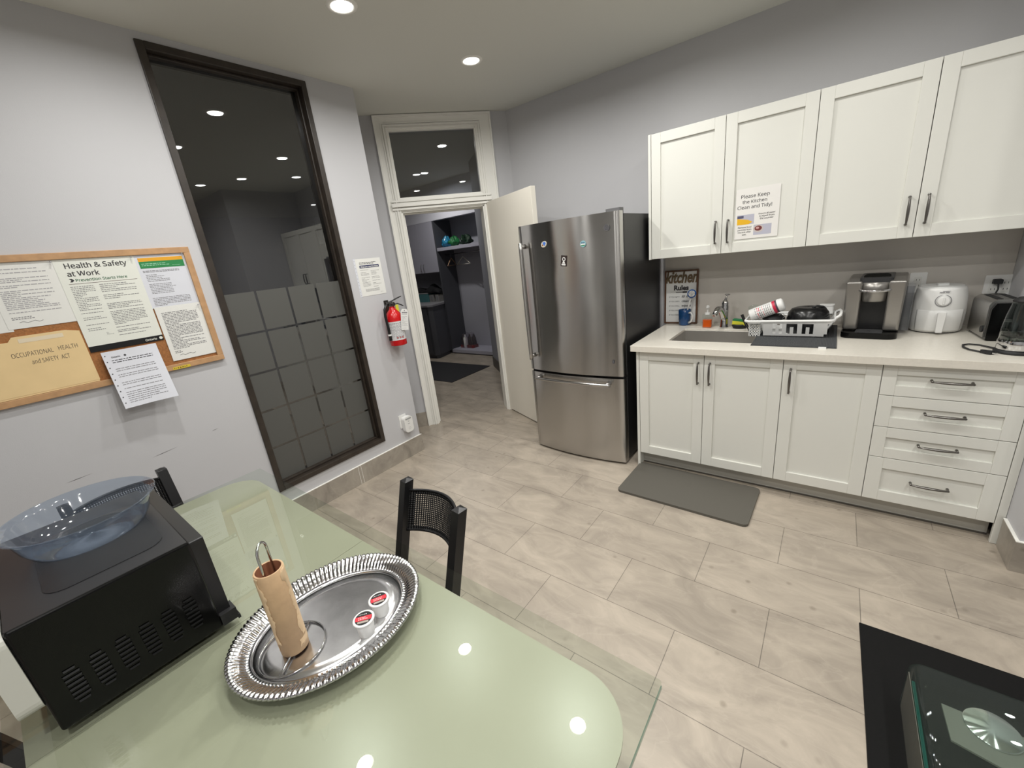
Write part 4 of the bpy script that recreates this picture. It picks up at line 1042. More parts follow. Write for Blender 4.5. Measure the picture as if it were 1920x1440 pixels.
half = len(prof)
fs = []
for i in range(np_):
    j = (i + 1) % np_; fs.append((i, j, np_ + j, np_ + i))
for i in range(half - 1):
    a_, b_, c_, d_ = i, i + 1, np_ - 2 - i, np_ - 1 - i
    fs.append((a_, d_, c_, b_)); fs.append((np_ + a_, np_ + b_, np_ + c_, np_ + d_))
b.add(vs, fs, smooth=True)
b.build('bent_glass', glass_mat('stand_glass', (0.90, 0.94, 0.92), 0.0, 1.7, 0.03, (0.5, 0.6, 0.56)), gs)
b = MB(); b.box((-0.316, yS, 0.0), (-0.3145, yN - 0.02, zt_ - 0.03)); tag(b.build('side_edge', glass_mat('stand_side', (0.5, 0.55, 0.5), 0.02, 1.2, 0.75, (0.42, 0.41, 0.36)), gs), 'glass side with the pale grey floor reflection coloured in')  # floor reflection on the glass side put into a pale grey colour
b = MB(); b.box((-0.3135, yS, 0.02), (-0.306, yN - 0.06, zt_ - 0.022)); tag(b.build('green_edge', TEAL, gs), 'teal tinted glass edge')
b = MB(); b.prism([(-0.25, 0.205), (-0.245, 0.09), (-0.10, 0.06), (0.25, 0.06), (0.25, 0.19)], 0.150, 0.156); tag(b.build('lower_plate', glass_mat('stand_plate', (0.6, 0.62, 0.6), 0.1, 1.2, 0.7, (0.5, 0.5, 0.44)), gs), 'translucent grey plate')
DISC = steel_mat('turned_disc', (0.92, 0.96, 0.94), 0.14, (1, 1, 1), 0.97, 0, 'Z')
b = MB(); b.lathe([(0.0001, 0.162), (0.058, 0.162), (0.060, 0.160), (0.060, 0.1565)], 60); o = b.build('metal_disc', DISC, gs, loc=(-0.15, 0.18, 0)); tag(o, 'round turned metal disc')

# ================================================================ NOTICE BOARD
YBR = -2.6403
cb = thing('cork_board', (XB, -3.35, 1.2096), 'oak framed cork notice board on the left wall', 'notice board')
G = FB(0, 0, 0)
hb2 = 1.8447 - 1.2096; yr = YBR + 3.35; yl = -0.85
b = MB(G)
fwd_ = 0.030
b.box((yl, hb2 - fwd_, 0), (yr, hb2, 0.022)); b.box((yl, 0, 0), (yr, fwd_, 0.022)); b.box((yr - fwd_, fwd_, 0), (yr, hb2 - fwd_, 0.022)); b.box((yl, fwd_, 0), (yl + fwd_, hb2 - fwd_, 0.022))
b.build('frame', OAK, cb, bevel=0.002)
b = MB(G); b.box((yl + fwd_, fwd_, 0.001), (yr - fwd_, hb2 - fwd_, 0.010)); b.build('cork_panel', CORK, cb)
PX = XB + 0.0105
def sheet(name, y0, y1, z0, z1, label, cat, fill, mats, px=PX, curl=None, rot=0.0):
    t = thing(name, (px, (y0 + y1) / 2, (z0 + z1) / 2), label, cat)
    w_, h_ = y1 - y0, z1 - z0
    b = MB(FB(0, 0, 0) @ RZ(rot)); b.grid(-w_ / 2, -h_ / 2, w_ / 2, h_ / 2, 8, 10, lambda u, v: (u, v, 0.0008), smooth=True); b.grid(w_ / 2, -h_ / 2, -w_ / 2, h_ / 2, 8, 10, lambda u, v: (u, v, 0.0), smooth=True)
    fill(b, w_, h_)
    if curl: b.deform(lambda p: Vector((p.x + curl(p.y, p.z), p.y, p.z)))
    o = b.build('page', mats, t); return t
def letter(seed, sig=True, top=0.0):
    def f(b, w_, h_):
        b.m = 1; z = 0.0014
        b.lines(-w_ * 0.40, w_ * 0.42, h_ * 0.40 - top, -h_ * 0.30, 26, 0.0032, seed, z)
        if sig:
            b.m = 2; b.lines(-w_ * 0.40, -w_ * 0.05, -h_ * 0.32, -h_ * 0.37, 2, 0.003, seed + 1, z)
            b.tube([(-w_ * 0.32 + 0.012 * k, -h_ * 0.41 + 0.004 * math.sin(k * 2.1), z) for k in range(7)], 0.0007, 5)
    return f
LM = [PAPER, INKL, INKG]
sheet('notice_page', -3.60, -3.372, 1.527, 1.817, 'white typed page at the far left of the board, cut by the image edge', 'paper', letter(3), LM, PX)
sheet('notice_page', -3.385, -3.166, 1.536, 1.818, 'white typed and signed page left of the large health and safety poster', 'paper', letter(5), LM, PX + 0.001, rot=0.0)
def poster(b, w_, h_):
    z = 0.0014
    b.m = 1
    b.text('Health & Safety', 0.040, T(-w_ / 2 + 0.030, h_ / 2 - 0.050, z), bold=0.0005, width=0.222)
    b.text('at Work', 0.040, T(-w_ / 2 + 0.030, h_ / 2 - 0.086, z), bold=0.0005, width=0.112)
    b.m = 3; b.text('Prevention Starts Here', 0.0225, T(-w_ / 2 + 0.050, h_ / 2 - 0.111, z), bold=0.0002, width=0.186)
    b.m = 1; x = -w_ / 2 + 0.031; y = h_ / 2 - 0.104
    b.add([(x, y + 0.008, z), (x + 0.009, y + 0.008, z), (x + 0.016, y, z), (x + 0.009, y - 0.008, z), (x, y - 0.008, z), (x + 0.006, y, z)], [(0, 5, 2, 1), (5, 4, 3, 2)])
    b.m = 4; b.quad(-w_ / 2 + 0.024, h_ / 2 - 0.1215, w_ / 2 - 0.016, h_ / 2 - 0.120, z)
    b.m = 2
    b.lines(-w_ / 2 + 0.024, -0.030, h_ / 2 - 0.130, h_ / 2 - 0.262, 17, 0.0026, 11, z); b.lines(-w_ / 2 + 0.024, -0.030, h_ / 2 - 0.275, h_ / 2 - 0.345, 8, 0.0026, 12, z)
    b.lines(-0.020, w_ / 2 - 0.016, h_ / 2 - 0.128, h_ / 2 - 0.205, 9, 0.0026, 13, z); b.lines(-0.020, w_ / 2 - 0.016, h_ / 2 - 0.214, h_ / 2 - 0.385, 22, 0.0026, 14, z)
    b.lines(-0.082 + 0.02, -0.032, h_ / 2 - 0.356, h_ / 2 - 0.372, 3, 0.002, 15, z)
    b.m = 5; b.quad(-w_ / 2, -h_ / 2, w_ / 2, -h_ / 2 + 0.028, z)
    b.m = 0; b.text('Ontario', 0.017, T(w_ / 2 - 0.076, -h_ / 2 + 0.008, z + 0.0003), bold=0.0003); b.lathe([(0.0001, z + 0.0003), (0.0075, z + 0.0003)], 14, T(w_ / 2 - 0.010, -h_ / 2 + 0.0135, 0), smooth=False)
sheet('safety_poster', -3.171, -2.882, 1.380, 1.823, 'large health and safety at work poster in the middle of the board', 'poster', poster,
      [mat('poster_white', lin((226, 228, 220)), 0.4), INK, INKG, GREENI, mat('poster_rule', lin((92, 62, 62)), 0.5), BLACK], PX + 0.002)
def greenpage(b, w_, h_):
    z = 0.0014
    b.m = 2; b.quad(-w_ / 2 + 0.012, h_ / 2 - 0.040, w_ / 2 - 0.016, h_ / 2 - 0.022, z)
    b.m = 3; b.quad(-w_ / 2 + 0.012, h_ / 2 - 0.074, w_ / 2 - 0.016, h_ / 2 - 0.040, z)
    b.m = 4; b.lines(-w_ / 2 + 0.02, 0.05, h_ / 2 - 0.048, h_ / 2 - 0.064, 2, 0.003, 5, z + 0.0003); b.lines(0.04, w_ / 2 - 0.025, h_ / 2 - 0.062, h_ / 2 - 0.068, 1, 0.0025, 6, z + 0.0003)
    b.m = 1; b.lines(-w_ / 2 + 0.016, w_ / 2 - 0.02, h_ / 2 - 0.084, h_ / 2 - 0.096, 2, 0.0028, 7, z, fill=0.85)
    b.lines(-w_ / 2 + 0.022, w_ / 2 - 0.06, h_ / 2 - 0.104, h_ / 2 - 0.205, 13, 0.0024, 8, z, fill=0.7); b.lines(-w_ / 2 + 0.016, w_ / 2 - 0.02, h_ / 2 - 0.222, h_ / 2 - 0.268, 6, 0.0026, 9, z)
sheet('notice_page', -2.882, -2.664, 1.545, 1.822, 'sheet with orange and green header bands, top right corner of the board', 'paper', greenpage,
      [PAPERB, INKG, ORANGEB, GREENB, mat('band_text', lin((160, 210, 180)), 0.5)], PX + 0.001)
sheet('notice_page', -2.876, -2.664, 1.257, 1.549, 'white typed and signed page, lower right corner of the board', 'paper', letter(21), [PAPER, INKG, INK], PX + 0.003)
# manila envelope
en = thing('manila_envelope', (PX, -3.32, 1.249), 'manila envelope hand lettered for the occupational health and safety act', 'envelope')
b = MB(G); b.prism([(-0.20, 0.0), (0.142, 0.0), (0.142, 0.243), (0.098, 0.243 + 0.012), (-0.07, 0.243 + 0.012), (-0.085, 0.236), (-0.20, 0.236)], 0.0, 0.006); b.m = 2
b.quad(-0.055, 0.226, 0.085, 0.244, 0.0066); b.m = 1
for txt, zz_, xx, w_ in (('OCCUPATIONAL', 0.166, -0.095, 0.128), ('HEALTH', 0.169, 0.050, 0.064), ('and SAFETY  ACT', 0.128, -0.045, 0.122)):
    b.text(txt, 0.034, T(xx, zz_, 0.0064), bold=-0.0002, width=w_, shear=0.05)
b.build('envelope_body', [MANILA, INK, mat('tape_clear', lin((226, 212, 186)), 0.2)], en, bevel=0.001)
b = MB(G); b.box((-0.20, -0.008, 0.0), (0.140, -0.0002, 0.005)); b.build('back_flap', MANILA, en)
# booklet in sleeve hanging over the frame
def booklet(b, w_, h_):
    z = 0.0014; b.m = 1
    b.text('Ontario', 0.012, T(-w_ / 2 + 0.03, h_ / 2 - 0.034, z), bold=0.0003); b.lathe([(0.0001, z), (0.005, z)], 12, T(-w_ / 2 + 0.083, h_ / 2 - 0.030, 0), smooth=False)
    b.lines(-w_ / 2 + 0.028, w_ / 2 - 0.012, h_ / 2 - 0.042, h_ / 2 - 0.062, 2, 0.0035, 31, z); b.m = 2
    b.lines(-w_ / 2 + 0.028, w_ / 2 - 0.015, h_ / 2 - 0.075, -h_ / 2 + 0.02, 19, 0.0030, 32, z)
    b.m = 1
    for k in range(9): b.lathe([(0.0001, z), (0.0028, z)], 8, T(-w_ / 2 + 0.010, h_ / 2 - 0.02 - 0.03 * k, 0), smooth=False)
def bcurl(y, z): return 0.012 + 0.055 * max(0.0, (0.14 - z) / 0.28) ** 1.3 * 0.9 + 0.018 * max(0, y / 0.1) * max(0, (0.14 - z) / 0.28)
bk = sheet('hanging_booklet', -3.142, -2.925, 1.085, 1.372, 'stapled typed booklet in a punched sleeve hanging below the poster', 'booklet', booklet, [PAPERB, INK, INKG], PX + 0.006, curl=bcurl)
lb = MB(FB(XB + 0.0222, -2.852, 1.2175)); lb.box((-0.04, -0.006, 0), (0.04, 0.008, 0.0006)); lb.m = 1; lb.lines(-0.034, 0.034, 0.006, -0.004, 1, 0.005, 2, 0.001)
tag(lb.build('frame_label', [mat('label_yellow', lin((214, 190, 60)), 0.4), BROWN]), 'small yellow label strip on the bottom frame of the board', 'label')
def pin(y, z, px, label):
    b = MB(FB(px, y, z)); b.lathe([(0.0008, 0.0), (0.001, 0.006), (0.004, 0.007), (0.0045, 0.010), (0.0025, 0.015), (0.004, 0.018), (0.001, 0.019)], 12)
    tag(b.build('push_pin', glass_mat('pin_clear', (0.8, 0.8, 0.82), 0.05, 1.3, 0.3)), label, 'push pin')
pin(-3.176, 1.806, PX + 0.003, 'clear push pin between the typed page and the big poster')
pin(-2.895, 1.806, PX + 0.004, 'clear push pin at the poster top right corner')
pin(-2.680, 1.812, PX + 0.003, 'clear push pin at the top right corner of the green headed sheet')
pin(-2.684, 1.536, PX + 0.005, 'clear push pin at the top right corner of the lower signed page')
# notice by the window
def duty(b, w_, h_):
    z = 0.0014; b.m = 1
    b.lines(-w_ / 2 + 0.03, w_ / 2 - 0.03, h_ / 2 - 0.024, h_ / 2 - 0.042, 2, 0.004, 41, z)
    b.m = 2; b.quad(-w_ / 2 + 0.026, h_ / 2 - 0.068, w_ / 2 - 0.022, h_ / 2 - 0.048, z)
    b.m = 0; b.text('What you need to know', 0.017, T(0.002, h_ / 2 - 0.064, z + 0.0003), 'CENTER', bold=0.0004, width=0.155)
    b.m = 3; b.lines(-w_ / 2 + 0.026, -0.006, h_ / 2 - 0.078, -h_ / 2 + 0.06, 15, 0.0028, 42, z); b.lines(0.006, w_ / 2 - 0.022, h_ / 2 - 0.078, -h_ / 2 + 0.06, 15, 0.0028, 43, z)
    b.lines(-0.07, 0.07, -h_ / 2 + 0.052, -h_ / 2 + 0.030, 3, 0.0028, 44, z); b.m = 1; b.lines(0.06, 0.09, -h_ / 2 + 0.022, -h_ / 2 + 0.016, 1, 0.004, 45, z)
sheet('wall_notice', -1.632, -1.412, 1.428, 1.703, 'typed notice in a clear sleeve on the wall between window and doorway', 'notice', duty, [PAPER, INK, NAVY, INKG], XB + 0.0008)
b = MB(FB(XB + 0.0003, -1.632, 1.425)); b.box((-0.016, 0.0, 0), (0.0, 0.28, 0.0006)); b.m = 1
for k in range(11): b.lathe([(0.0001, 0.0009), (0.0022, 0.0009)], 8, T(-0.009, 0.012 + 0.025 * k, 0), smooth=False)
tag(b.build('sleeve_edge', [PAPERB, INKG]), 'punched plastic sleeve edge left of the wall notice', 'sleeve')

# fire extinguisher
fx = thing('fire_extinguisher', (XB + 0.068, -1.437, 1.012), 'red fire extinguisher hung on the wall left of the doorway', 'fire extinguisher')
b = MB(); b.lathe([(0.001, 0.0), (0.064, 0.0), (0.066, 0.006), (0.066, 0.215), (0.058, 0.25), (0.036, 0.278), (0.024, 0.292), (0.022, 0.31), (0.001, 0.31)], 40); b.build('cylinder', RED, fx)
def band(b, a0, a1, z0, z1, r_, n=20):
    vs = []; fs = []
    for i in range(n + 1):
        a = a0 + (a1 - a0) * i / n
        vs.append((r_ * math.cos(a), r_ * math.sin(a), z0)); vs.append((r_ * math.cos(a), r_ * math.sin(a), z1))
    for i in range(n): fs.append((2 * i, 2 * i + 2, 2 * i + 3, 2 * i + 1))
    b.add(vs, fs, smooth=True)
b = MB(); band(b, -2.3, 1.2, 0.045, 0.195, 0.0665); b.m = 1
rnd = random.Random(8)
for k in range(13):
    z = 0.075 + 0.0085 * k; a = -1.7
    while a < 0.3:
        w_ = rnd.uniform(0.12, 0.3); band(b, a, a + w_, z, z + 0.0022, 0.0669, 3); a += w_ + 0.09
b.m = 2
for z in (0.125, 0.152, 0.180): band(b, -2.1, 0.2, z, z + 0.002, 0.067, 8)
for k in range(3): b.m = 2; band(b, -0.75 + 0.33 * k, -0.52 + 0.33 * k, 0.058, 0.074, 0.067, 3); b.m = 3; band(b, -0.72 + 0.33 * k, -0.55 + 0.33 * k, 0.060, 0.072, 0.0673, 3)
tag(b.build('label_band', [mat('ext_label', lin((214, 214, 216)), 0.4), INKG, INK, mat('ext_icon', lin((200, 120, 120)), 0.5)], fx), 'printed silver grey label')
b = MB(); b.cyl(0.020, 0.30, 0.335, 20); b.box((-0.016, -0.030, 0.318), (0.016, 0.02, 0.345)); b.cyl(0.014, 0.018, 0.034, 18, frame((0, 0, 0.328), (0, 1, 0), (0, 0, 1))); b.build('valve', NICKEL, fx, bevel=0.002)
b = MB()
b.tube([(0, -0.03, 0.345), (0, 0.01, 0.352), (0.0, 0.06, 0.366), (0.0, 0.105, 0.376)], [0.010, 0.010, 0.009, 0.007], 10, flat=0.5)
b.build('lever', BLACK, fx, bevel=0.0); b = MB()
b.tube([(0, 0.01, 0.322), (0.0, 0.06, 0.325), (0.0, 0.10, 0.305), (0, 0.112, 0.298)], [0.009, 0.009, 0.008, 0.006], 10, flat=0.5)
b.build('lever', BLACK, fx, bevel=0.0)
b = MB(); b.tube([(0.0, -0.028, 0.33), (0.005, -0.055, 0.325), (0.006, -0.076, 0.295), (0.006, -0.082, 0.24), (0.006, -0.076, 0.15), (0.006, -0.074, 0.05)], [0.010, 0.010, 0.0105, 0.0105, 0.0105, 0.013], 12); b.build('hose', BLACK, fx)
b = MB(); b.cyl(0.0145, 0.088, 0.10, 14, T(0.006, -0.0745, 0)); tag(b.build('hose_clip', PWHITE, fx), 'white hose band')
b = MB(); b.box((0.015, 0.022, 0.262), (0.020, 0.050, 0.318)); tag(b.build('safety_seal', YELLOW, fx, bevel=0.001), 'yellow seal')
Ftg = frame((0.073, 0.045, 0.20), (0.0, 1, -0.18), (0.0, 0.18, 1))
b = MB(Ftg); b.prism([(-0.036, -0.085), (0.036, -0.085), (0.036, 0.06), (0.022, 0.082), (-0.022, 0.082), (-0.036, 0.06)], 0, 0.001); b.m = 1
b.lines(-0.028, 0.03, 0.052, -0.075, 14, 0.0032, 51, 0.0015); b.m = 2; b.lathe([(0.0001, 0.0016), (0.0045, 0.0016)], 12, T(0, 0.068, 0), smooth=False); b.quad(-0.026, 0.05, 0.028, 0.056, 0.0017)
tag(b.build('service_tag', [PWHITE, INKL, INKG], fx), 'white paper service tag')
b = MB(); b.box((-0.067, -0.02, 0.17), (-0.06, 0.02, 0.36)); b.box((-0.067, -0.012, 0.335), (0.0, 0.012, 0.345)); b.build('wall_bracket', NICKEL, fx)

# plug-in device low on the wall
po = outlet('wall_outlet', FB(XB + 0.0005, -1.505, 0.345), 0.074, 0.118, 'white wall outlet low beside the doorway', 1)
pd = thing('plug_in_alarm', (XB + 0.0085, -1.482, 0.318), 'white plug-in alarm on the low outlet below the fire extinguisher', 'alarm')
b = MB(G); b.prism(rrect(-0.043, -0.072, 0.043, 0.068, 0.026, 6), 0.0, 0.042); b.m = 1
b.prism(rrect(-0.03, 0.042, 0.03, 0.055, 0.006), 0.0421, 0.0426); b.lathe([(0.006, 0.0424), (0.0085, 0.0424)], 16, T(0, 0.028, 0), smooth=False); b.quad(-0.012, 0.002, 0.012, 0.006, 0.0424); b.lathe([(0.009, 0.0424), (0.011, 0.0424)], 20, T(0, -0.038, 0), smooth=False)
b.build('body', [PWHITE, PGREY], pd, bevel=0.006, seg=3)

# ================================================================ TABLE
TZ = 0.76
tb = thing('dining_table', (-0.10, -3.26, 0), 'glass topped dining table with a pale green surface, in the foreground', 'table')
gx0, gx1, gy0, gy1 = -0.96, 0.966, -0.435, 0.409       # glass rectangle in table coordinates
b = MB(); b.prism(rrect(gx0, gy0, gx1, gy1, 0.008, 3), TZ - 0.010, TZ); b.build('glass_top', TGLASS, tb, bevel=0.0015)
b = MB()
for (x0, y0, x1, y1) in ((gx1 - 0.0005, gy0 + 0.01, gx1 + 0.0015, gy1 - 0.01),): b.box((x0, y0, TZ - 0.0095), (x1, y1, TZ - 0.0006))
tag(b.build('glass_edge', EDGEG, tb), 'greenish polished glass edge')
nx0, nx1, ny0, ny1 = -0.955, 0.944, -0.41, 0.356
pts = rrect(nx0, ny0, nx1, ny1, 0.12, 10)
cx = -0.115 + 0.10
left = [p for p in pts if p[0] < cx]; right_ = [p for p in pts if p[0] >= cx]
def clip(pts, c, keep):
    out = []
    n = len(pts)
    for i in range(n):
        a, d = pts[i], pts[(i + 1) % n]; ia = (a[0] <= c) if keep < 0 else (a[0] >= c); id_ = (d[0] <= c) if keep < 0 else (d[0] >= c)
        if ia: out.append(a)
        if ia != id_:
            t_ = (c - a[0]) / (d[0] - a[0]); out.append((c, a[1] + (d[1] - a[1]) * t_))
    return out
for sgn_, c in ((-1, cx - 0.0007), (1, cx + 0.0007)):
    b = MB(); b.prism(clip(pts, c, sgn_), TZ - 0.016, TZ - 0.0105); tag(b.build('green_panel', GREENT, tb), 'pale green painted panel')
b = MB(); b.box((nx0 + 0.14, ny0 + 0.06, TZ - 0.05), (nx1 - 0.14, ny1 - 0.06, TZ - 0.017)); b.build('apron', mat('frame_grey', lin((120, 122, 122)), 0.4, 0.6), tb, bevel=0.003)
for sx in (-1, 1):
    for sy in (-1, 1):
        b = MB(); b.box((-0.025, -0.025, 0), (0.025, 0.025, TZ - 0.05)); b.build('leg', CHROME, tb, bevel=0.003, loc=(sx * 0.76, sy * 0.27, 0))

# chairs
ch = thing('dining_chair', (0.006, -2.84, 0), 'black metal chair with a perforated curved backrest, at the long side of the table', 'chair', rz=-0.13)
HW = 0.158
for s_ in (-1, 1):
    b = MB(); pts = [(s_ * HW, 0.10, 0), (s_ * HW, 0.02, 0.42), (s_ * HW, 0.03, 0.46), (s_ * HW, 0.145, 0.855)]
    for a_, c_ in ((0, 1), (1, 2), (2, 3)):
        A, Bq = Vector(pts[a_]), Vector(pts[c_]); hw3 = 0.0185
        vs = []
        for P_ in (A, Bq):
            for dx, dy in ((-hw3, -hw3), (hw3, -hw3), (hw3, hw3), (-hw3, hw3)): vs.append((P_.x + dx, P_.y + dy, P_.z))
        b.add(vs, [(0, 3, 2, 1), (4, 5, 6, 7), (0, 1, 5, 4), (1, 2, 6, 5), (2, 3, 7, 6), (3, 0, 4, 7)])
    P_ = Vector(pts[3]); e_ = 0.0185
    b.add([(P_.x - e_, P_.y - e_, P_.z), (P_.x + e_, P_.y - e_, P_.z), (P_.x + e_, P_.y + e_, P_.z), (P_.x - e_, P_.y + e_, P_.z), (P_.x, P_.y, P_.z + 0.008)], [(0, 1, 4), (1, 2, 4), (2, 3, 4), (3, 0, 4)])
    b.build('rear_leg', BLACK, ch, bevel=0.0012)
    b = MB(); b.box((s_ * HW - 0.0135, -0.40, 0), (s_ * HW + 0.0135, -0.373, 0.43)); b.build('front_leg', BLACK, ch, bevel=0.0012)
    b = MB(); b.box((s_ * HW - 0.010, -0.375, 0.405), (s_ * HW + 0.010, 0.02, 0.43)); b.build('seat_rail', BLACK, ch)
b = MB(); b.prism(rrect(-0.195, -0.42, 0.195, 0.0, 0.04), 0.431, 0.475); b.build('seat', BLACKM, ch, bevel=0.012, seg=3)
# perforated panel
b = MB(); NX, NZ = 30, 17
x_in = HW - 0.012
def pan(u, v, o=0.0):     # u across -1..1, v height 0..1
    z = 0.672 + 0.148 * v; yb2 = 0.03 + (z - 0.46) * (0.115 / 0.395)
    return (x_in * u, yb2 + 0.062 * (1 - u * u) + o, z)
mrg = 3
cells_u = NX + 2 * mrg
for i in range(cells_u):
    for j in range(NZ + 4):
        u0 = -1 + 2 * i / cells_u; u1 = -1 + 2 * (i + 1) / cells_u; v0 = j / (NZ + 4); v1 = (j + 1) / (NZ + 4)
        hole = mrg <= i < cells_u - mrg and 2 <= j < NZ + 2
        if not hole:
            b.add([pan(u0, v0), pan(u1, v0), pan(u1, v1), pan(u0, v1)], [(0, 1, 2, 3)], smooth=True)
        else:
            uc, vc = (u0 + u1) / 2, (v0 + v1) / 2; hu, hv = (u1 - u0) / 2, (v1 - v0) / 2; k_ = 0.56
            O = [(-1, -1), (0, -1), (1, -1), (1, 0), (1, 1), (0, 1), (-1, 1), (-1, 0)]
            I = [(-.7, -.7), (0, -1), (.7, -.7), (1, 0), (.7, .7), (0, 1), (-.7, .7), (-1, 0)]
            vs = [pan(uc + hu * a_, vc + hv * c_) for a_, c_ in O] + [pan(uc + hu * a_ * k_, vc + hv * c_ * k_) for a_, c_ in I]
            b.add(vs, [(q_, (q_ + 1) % 8, 8 + (q_ + 1) % 8, 8 + q_) for q_ in range(8)], smooth=True)
tag(b.build('backrest', BLACK, ch, solid=0.0014), 'black perforated sheet')
b = MB()
for v in (0.0, 1.0): b.tube([pan(-1 + 2 * k / 20, v) for k in range(21)], 0.005, 6)
b.build('backrest_rail', BLACK, ch)
c2 = copy_tree(ch); c2.location = (-1.145, -3.315, 0); c2.rotation_euler = (0, 0, PI / 2 + 0.02)
c2['label'] = 'black metal perforated chair at the far end of the table, behind the microwave'
c3 = copy_tree(ch); c3.location = (-0.42, -3.72, 0); c3.rotation_euler = (0, 0, PI)  # extra chair added so the corner below the microwave reads dark
c3['label'] = 'black metal chair added at the near side of the table to darken the corner below the microwave'
for o in (ch, c2, c3): o['group'] = 'black chairs round the table'

# microwave
MX0, MX1, MY0, MY1, MZ0, MZ1 = -0.60, -0.105, -3.61, -3.285, 0.778, 1.04
mw = thing('microwave', ((MX0 + MX1) / 2, (MY0 + MY1) / 2, TZ), 'black microwave standing on the table at the left', 'microwave')
cx_, cy_ = (MX0 + MX1) / 2, (MY0 + MY1) / 2
hxm, hym = (MX1 - MX0) / 2, (MY1 - MY0) / 2
b = MB(); b.box((-hxm, -hym, 0.018), (hxm, hym - 0.03, MZ1 - TZ)); b.build('case', BLACKG, mw, bevel=0.006, seg=3)
b = MB(); b.prism([(-hxm + 0.01, 0.024), (-hxm + 0.01, MZ1 - TZ - 0.006), (hxm - 0.006, MZ1 - TZ - 0.006), (hxm - 0.016, 0.024)], -(hym - 0.002), -(hym - 0.034), frame((0, 0, 0), (1, 0, 0), (0, 0, 1)) if 0 else frame((0, 0, 0), (1, 0, 0), (0, 0, 1)))
b.build('rear_panel', BLACK, mw, bevel=0.004)
b = MB()
for k in range(7): b.box((hxm - 0.03 - 0.012, hym - 0.03, 0.018 + 0.0), (hxm - 0.0, hym + 0.006, 0.05)) if k == 0 else b.box((hxm - 0.04 + 0.006 * k, hym + 0.004, 0.012), (hxm - 0.037 + 0.006 * k, hym + 0.01, 0.024))
b.build('rear_foot', BLACKM, mw)
# embossed side panel frame and the louvre groups
b = MB(); vy = [-3.563 + 0.0408 * k for k in range(6)]
for yy in vy:
    yl_ = yy - cy_
    for j in range(8):
        z = 0.822 - TZ + 0.0115 * j
        wd = 0.013 * (1.0 if 0 < j < 7 else 0.7)
        F_ = frame((hxm + 0.0002, yl_, z), (0, 1, 0), (0, 0, 1))
        vs = [(-wd, -0.0024, 0.0), (wd, -0.0024, 0.0), (wd, 0.0024, 0.0), (-wd, 0.0024, 0.0), (-wd * 0.9, -0.001, 0.0032), (wd * 0.9, -0.001, 0.0032)]
        b.add(vs, [(0, 1, 5, 4), (2, 3, 4, 5), (3, 0, 4), (1, 2, 5)], F_)
        b.m = 1; b.quad(-wd, 0.0024, wd, 0.0046, 0.0003, F_); b.m = 0
b.build('louvres', [mat('louvre_black', (0.003, 0.003, 0.003), 0.3, spec=0.05), mat('slot_black', (0.001, 0.001, 0.001), 0.9, spec=0.0)], mw)
b = MB(); b.prism(rrect(-hxm + 0.10, -hym + 0.06, hxm - 0.06, hym - 0.06, 0.04), MZ1 - TZ + 0.001, MZ1 - TZ + 0.0025); b.build('top_emboss', mat('mw_emboss', (0.012, 0.012, 0.013), 0.22), mw, bevel=0.001)
b = MB(); b.box((-hxm + 0.004, -hym + 0.002, MZ1 - TZ - 0.001), (hxm - 0.004, hym - 0.034, MZ1 - TZ + 0.0012)); b.build('top_panel', MWTOP, mw)
b = MB(); b.prism(rrect(-hxm, 0.085, hxm + 0.002, MZ1 - TZ + 0.002, 0.03, 6), hym + 0.001, hym + 0.036, frame((0, 0, 0), (1, 0, 0), (0, 0, 1))); tag(b.build('door', mat('mw_door', lin((196, 196, 188)), 0.35), mw, bevel=0.008, seg=3), 'pale grey door edge')
for sx in (-1, 1):
    for sy in (-1, 1):
        b = MB(); b.cyl(0.014, 0.0, 0.019, 16); b.build('foot', BLACKM, mw, loc=(sx * (hxm - 0.05), sy * (hym - 0.05), 0.0003))
# clear blue bowl
bw = thing('plastic_bowl', (-0.40, -3.445, MZ1 + 0.002), 'large clear blue plastic bowl on top of the microwave', 'bowl')
b = MB(); b.lathe([(0.001, 0.0), (0.098, 0.0), (0.112, 0.006), (0.126, 0.030), (0.136, 0.066), (0.140, 0.072), (0.150, 0.076), (0.152, 0.079)], 56, sx=1.06, sy=0.98)
b.build('bowl_body', BOWLM, bw, solid=0.0022)

# ================================================================ TRAY AND WHAT STANDS ON IT
ty = thing('serving_tray', (0.119, -3.143, TZ), 'oval silver foil serving tray with a pleated rim on the table', 'tray', rz=R(-102.9) + PI)
A_, B_ = 0.230, 0.199
NA = 672
b = MB()
def ell(a, t, z, wob=0.0):       # t 0 inner .. 1 rim
    ra = 0.180 + (A_ - 0.180) * t; rb = 0.140 + (B_ - 0.140) * t
    return ((ra) * math.cos(a), (rb) * math.sin(a), z)
rings = [(0.0, 0.004), (0.04, 0.0085), (0.10, 0.0095), (0.16, 0.0075), (0.28, 0.0105), (0.42, 0.0175), (0.56, 0.0235), (0.70, 0.0275), (0.82, 0.0300), (0.92, 0.0305), (0.97, 0.0290), (1.0, 0.0255)]
vs = []; fs = []
npl = 112
for j, (t, z) in enumerate(rings):
    for i in range(NA):
        a = 2 * PI * i / NA
        amp = 0.0018 * max(0, min(1, (t - 0.16) / 0.15)) if t < 0.98 else 0.0016
        wv = math.sin(npl * a + (4.0 * t)) ; tt = t
        zz_ = z + amp * wv + 0.0011 * math.sin(t * 62) * (1 if 0.2 < t < 0.95 else 0)
        if t > 0.9: tt = t + 0.03 * wv * (t - 0.88) / 0.12
        vs.append(ell(a, tt, zz_))
for j in range(len(rings) - 1):
    for i in range(NA):
        i2 = (i + 1) % NA; fs.append((j * NA + i, j * NA + i2, (j + 1) * NA + i2, (j + 1) * NA + i))
b.add(vs, fs, smooth=True); b.build('rim', SILVER, ty, solid=0.0012)
b = MB(); n = 96
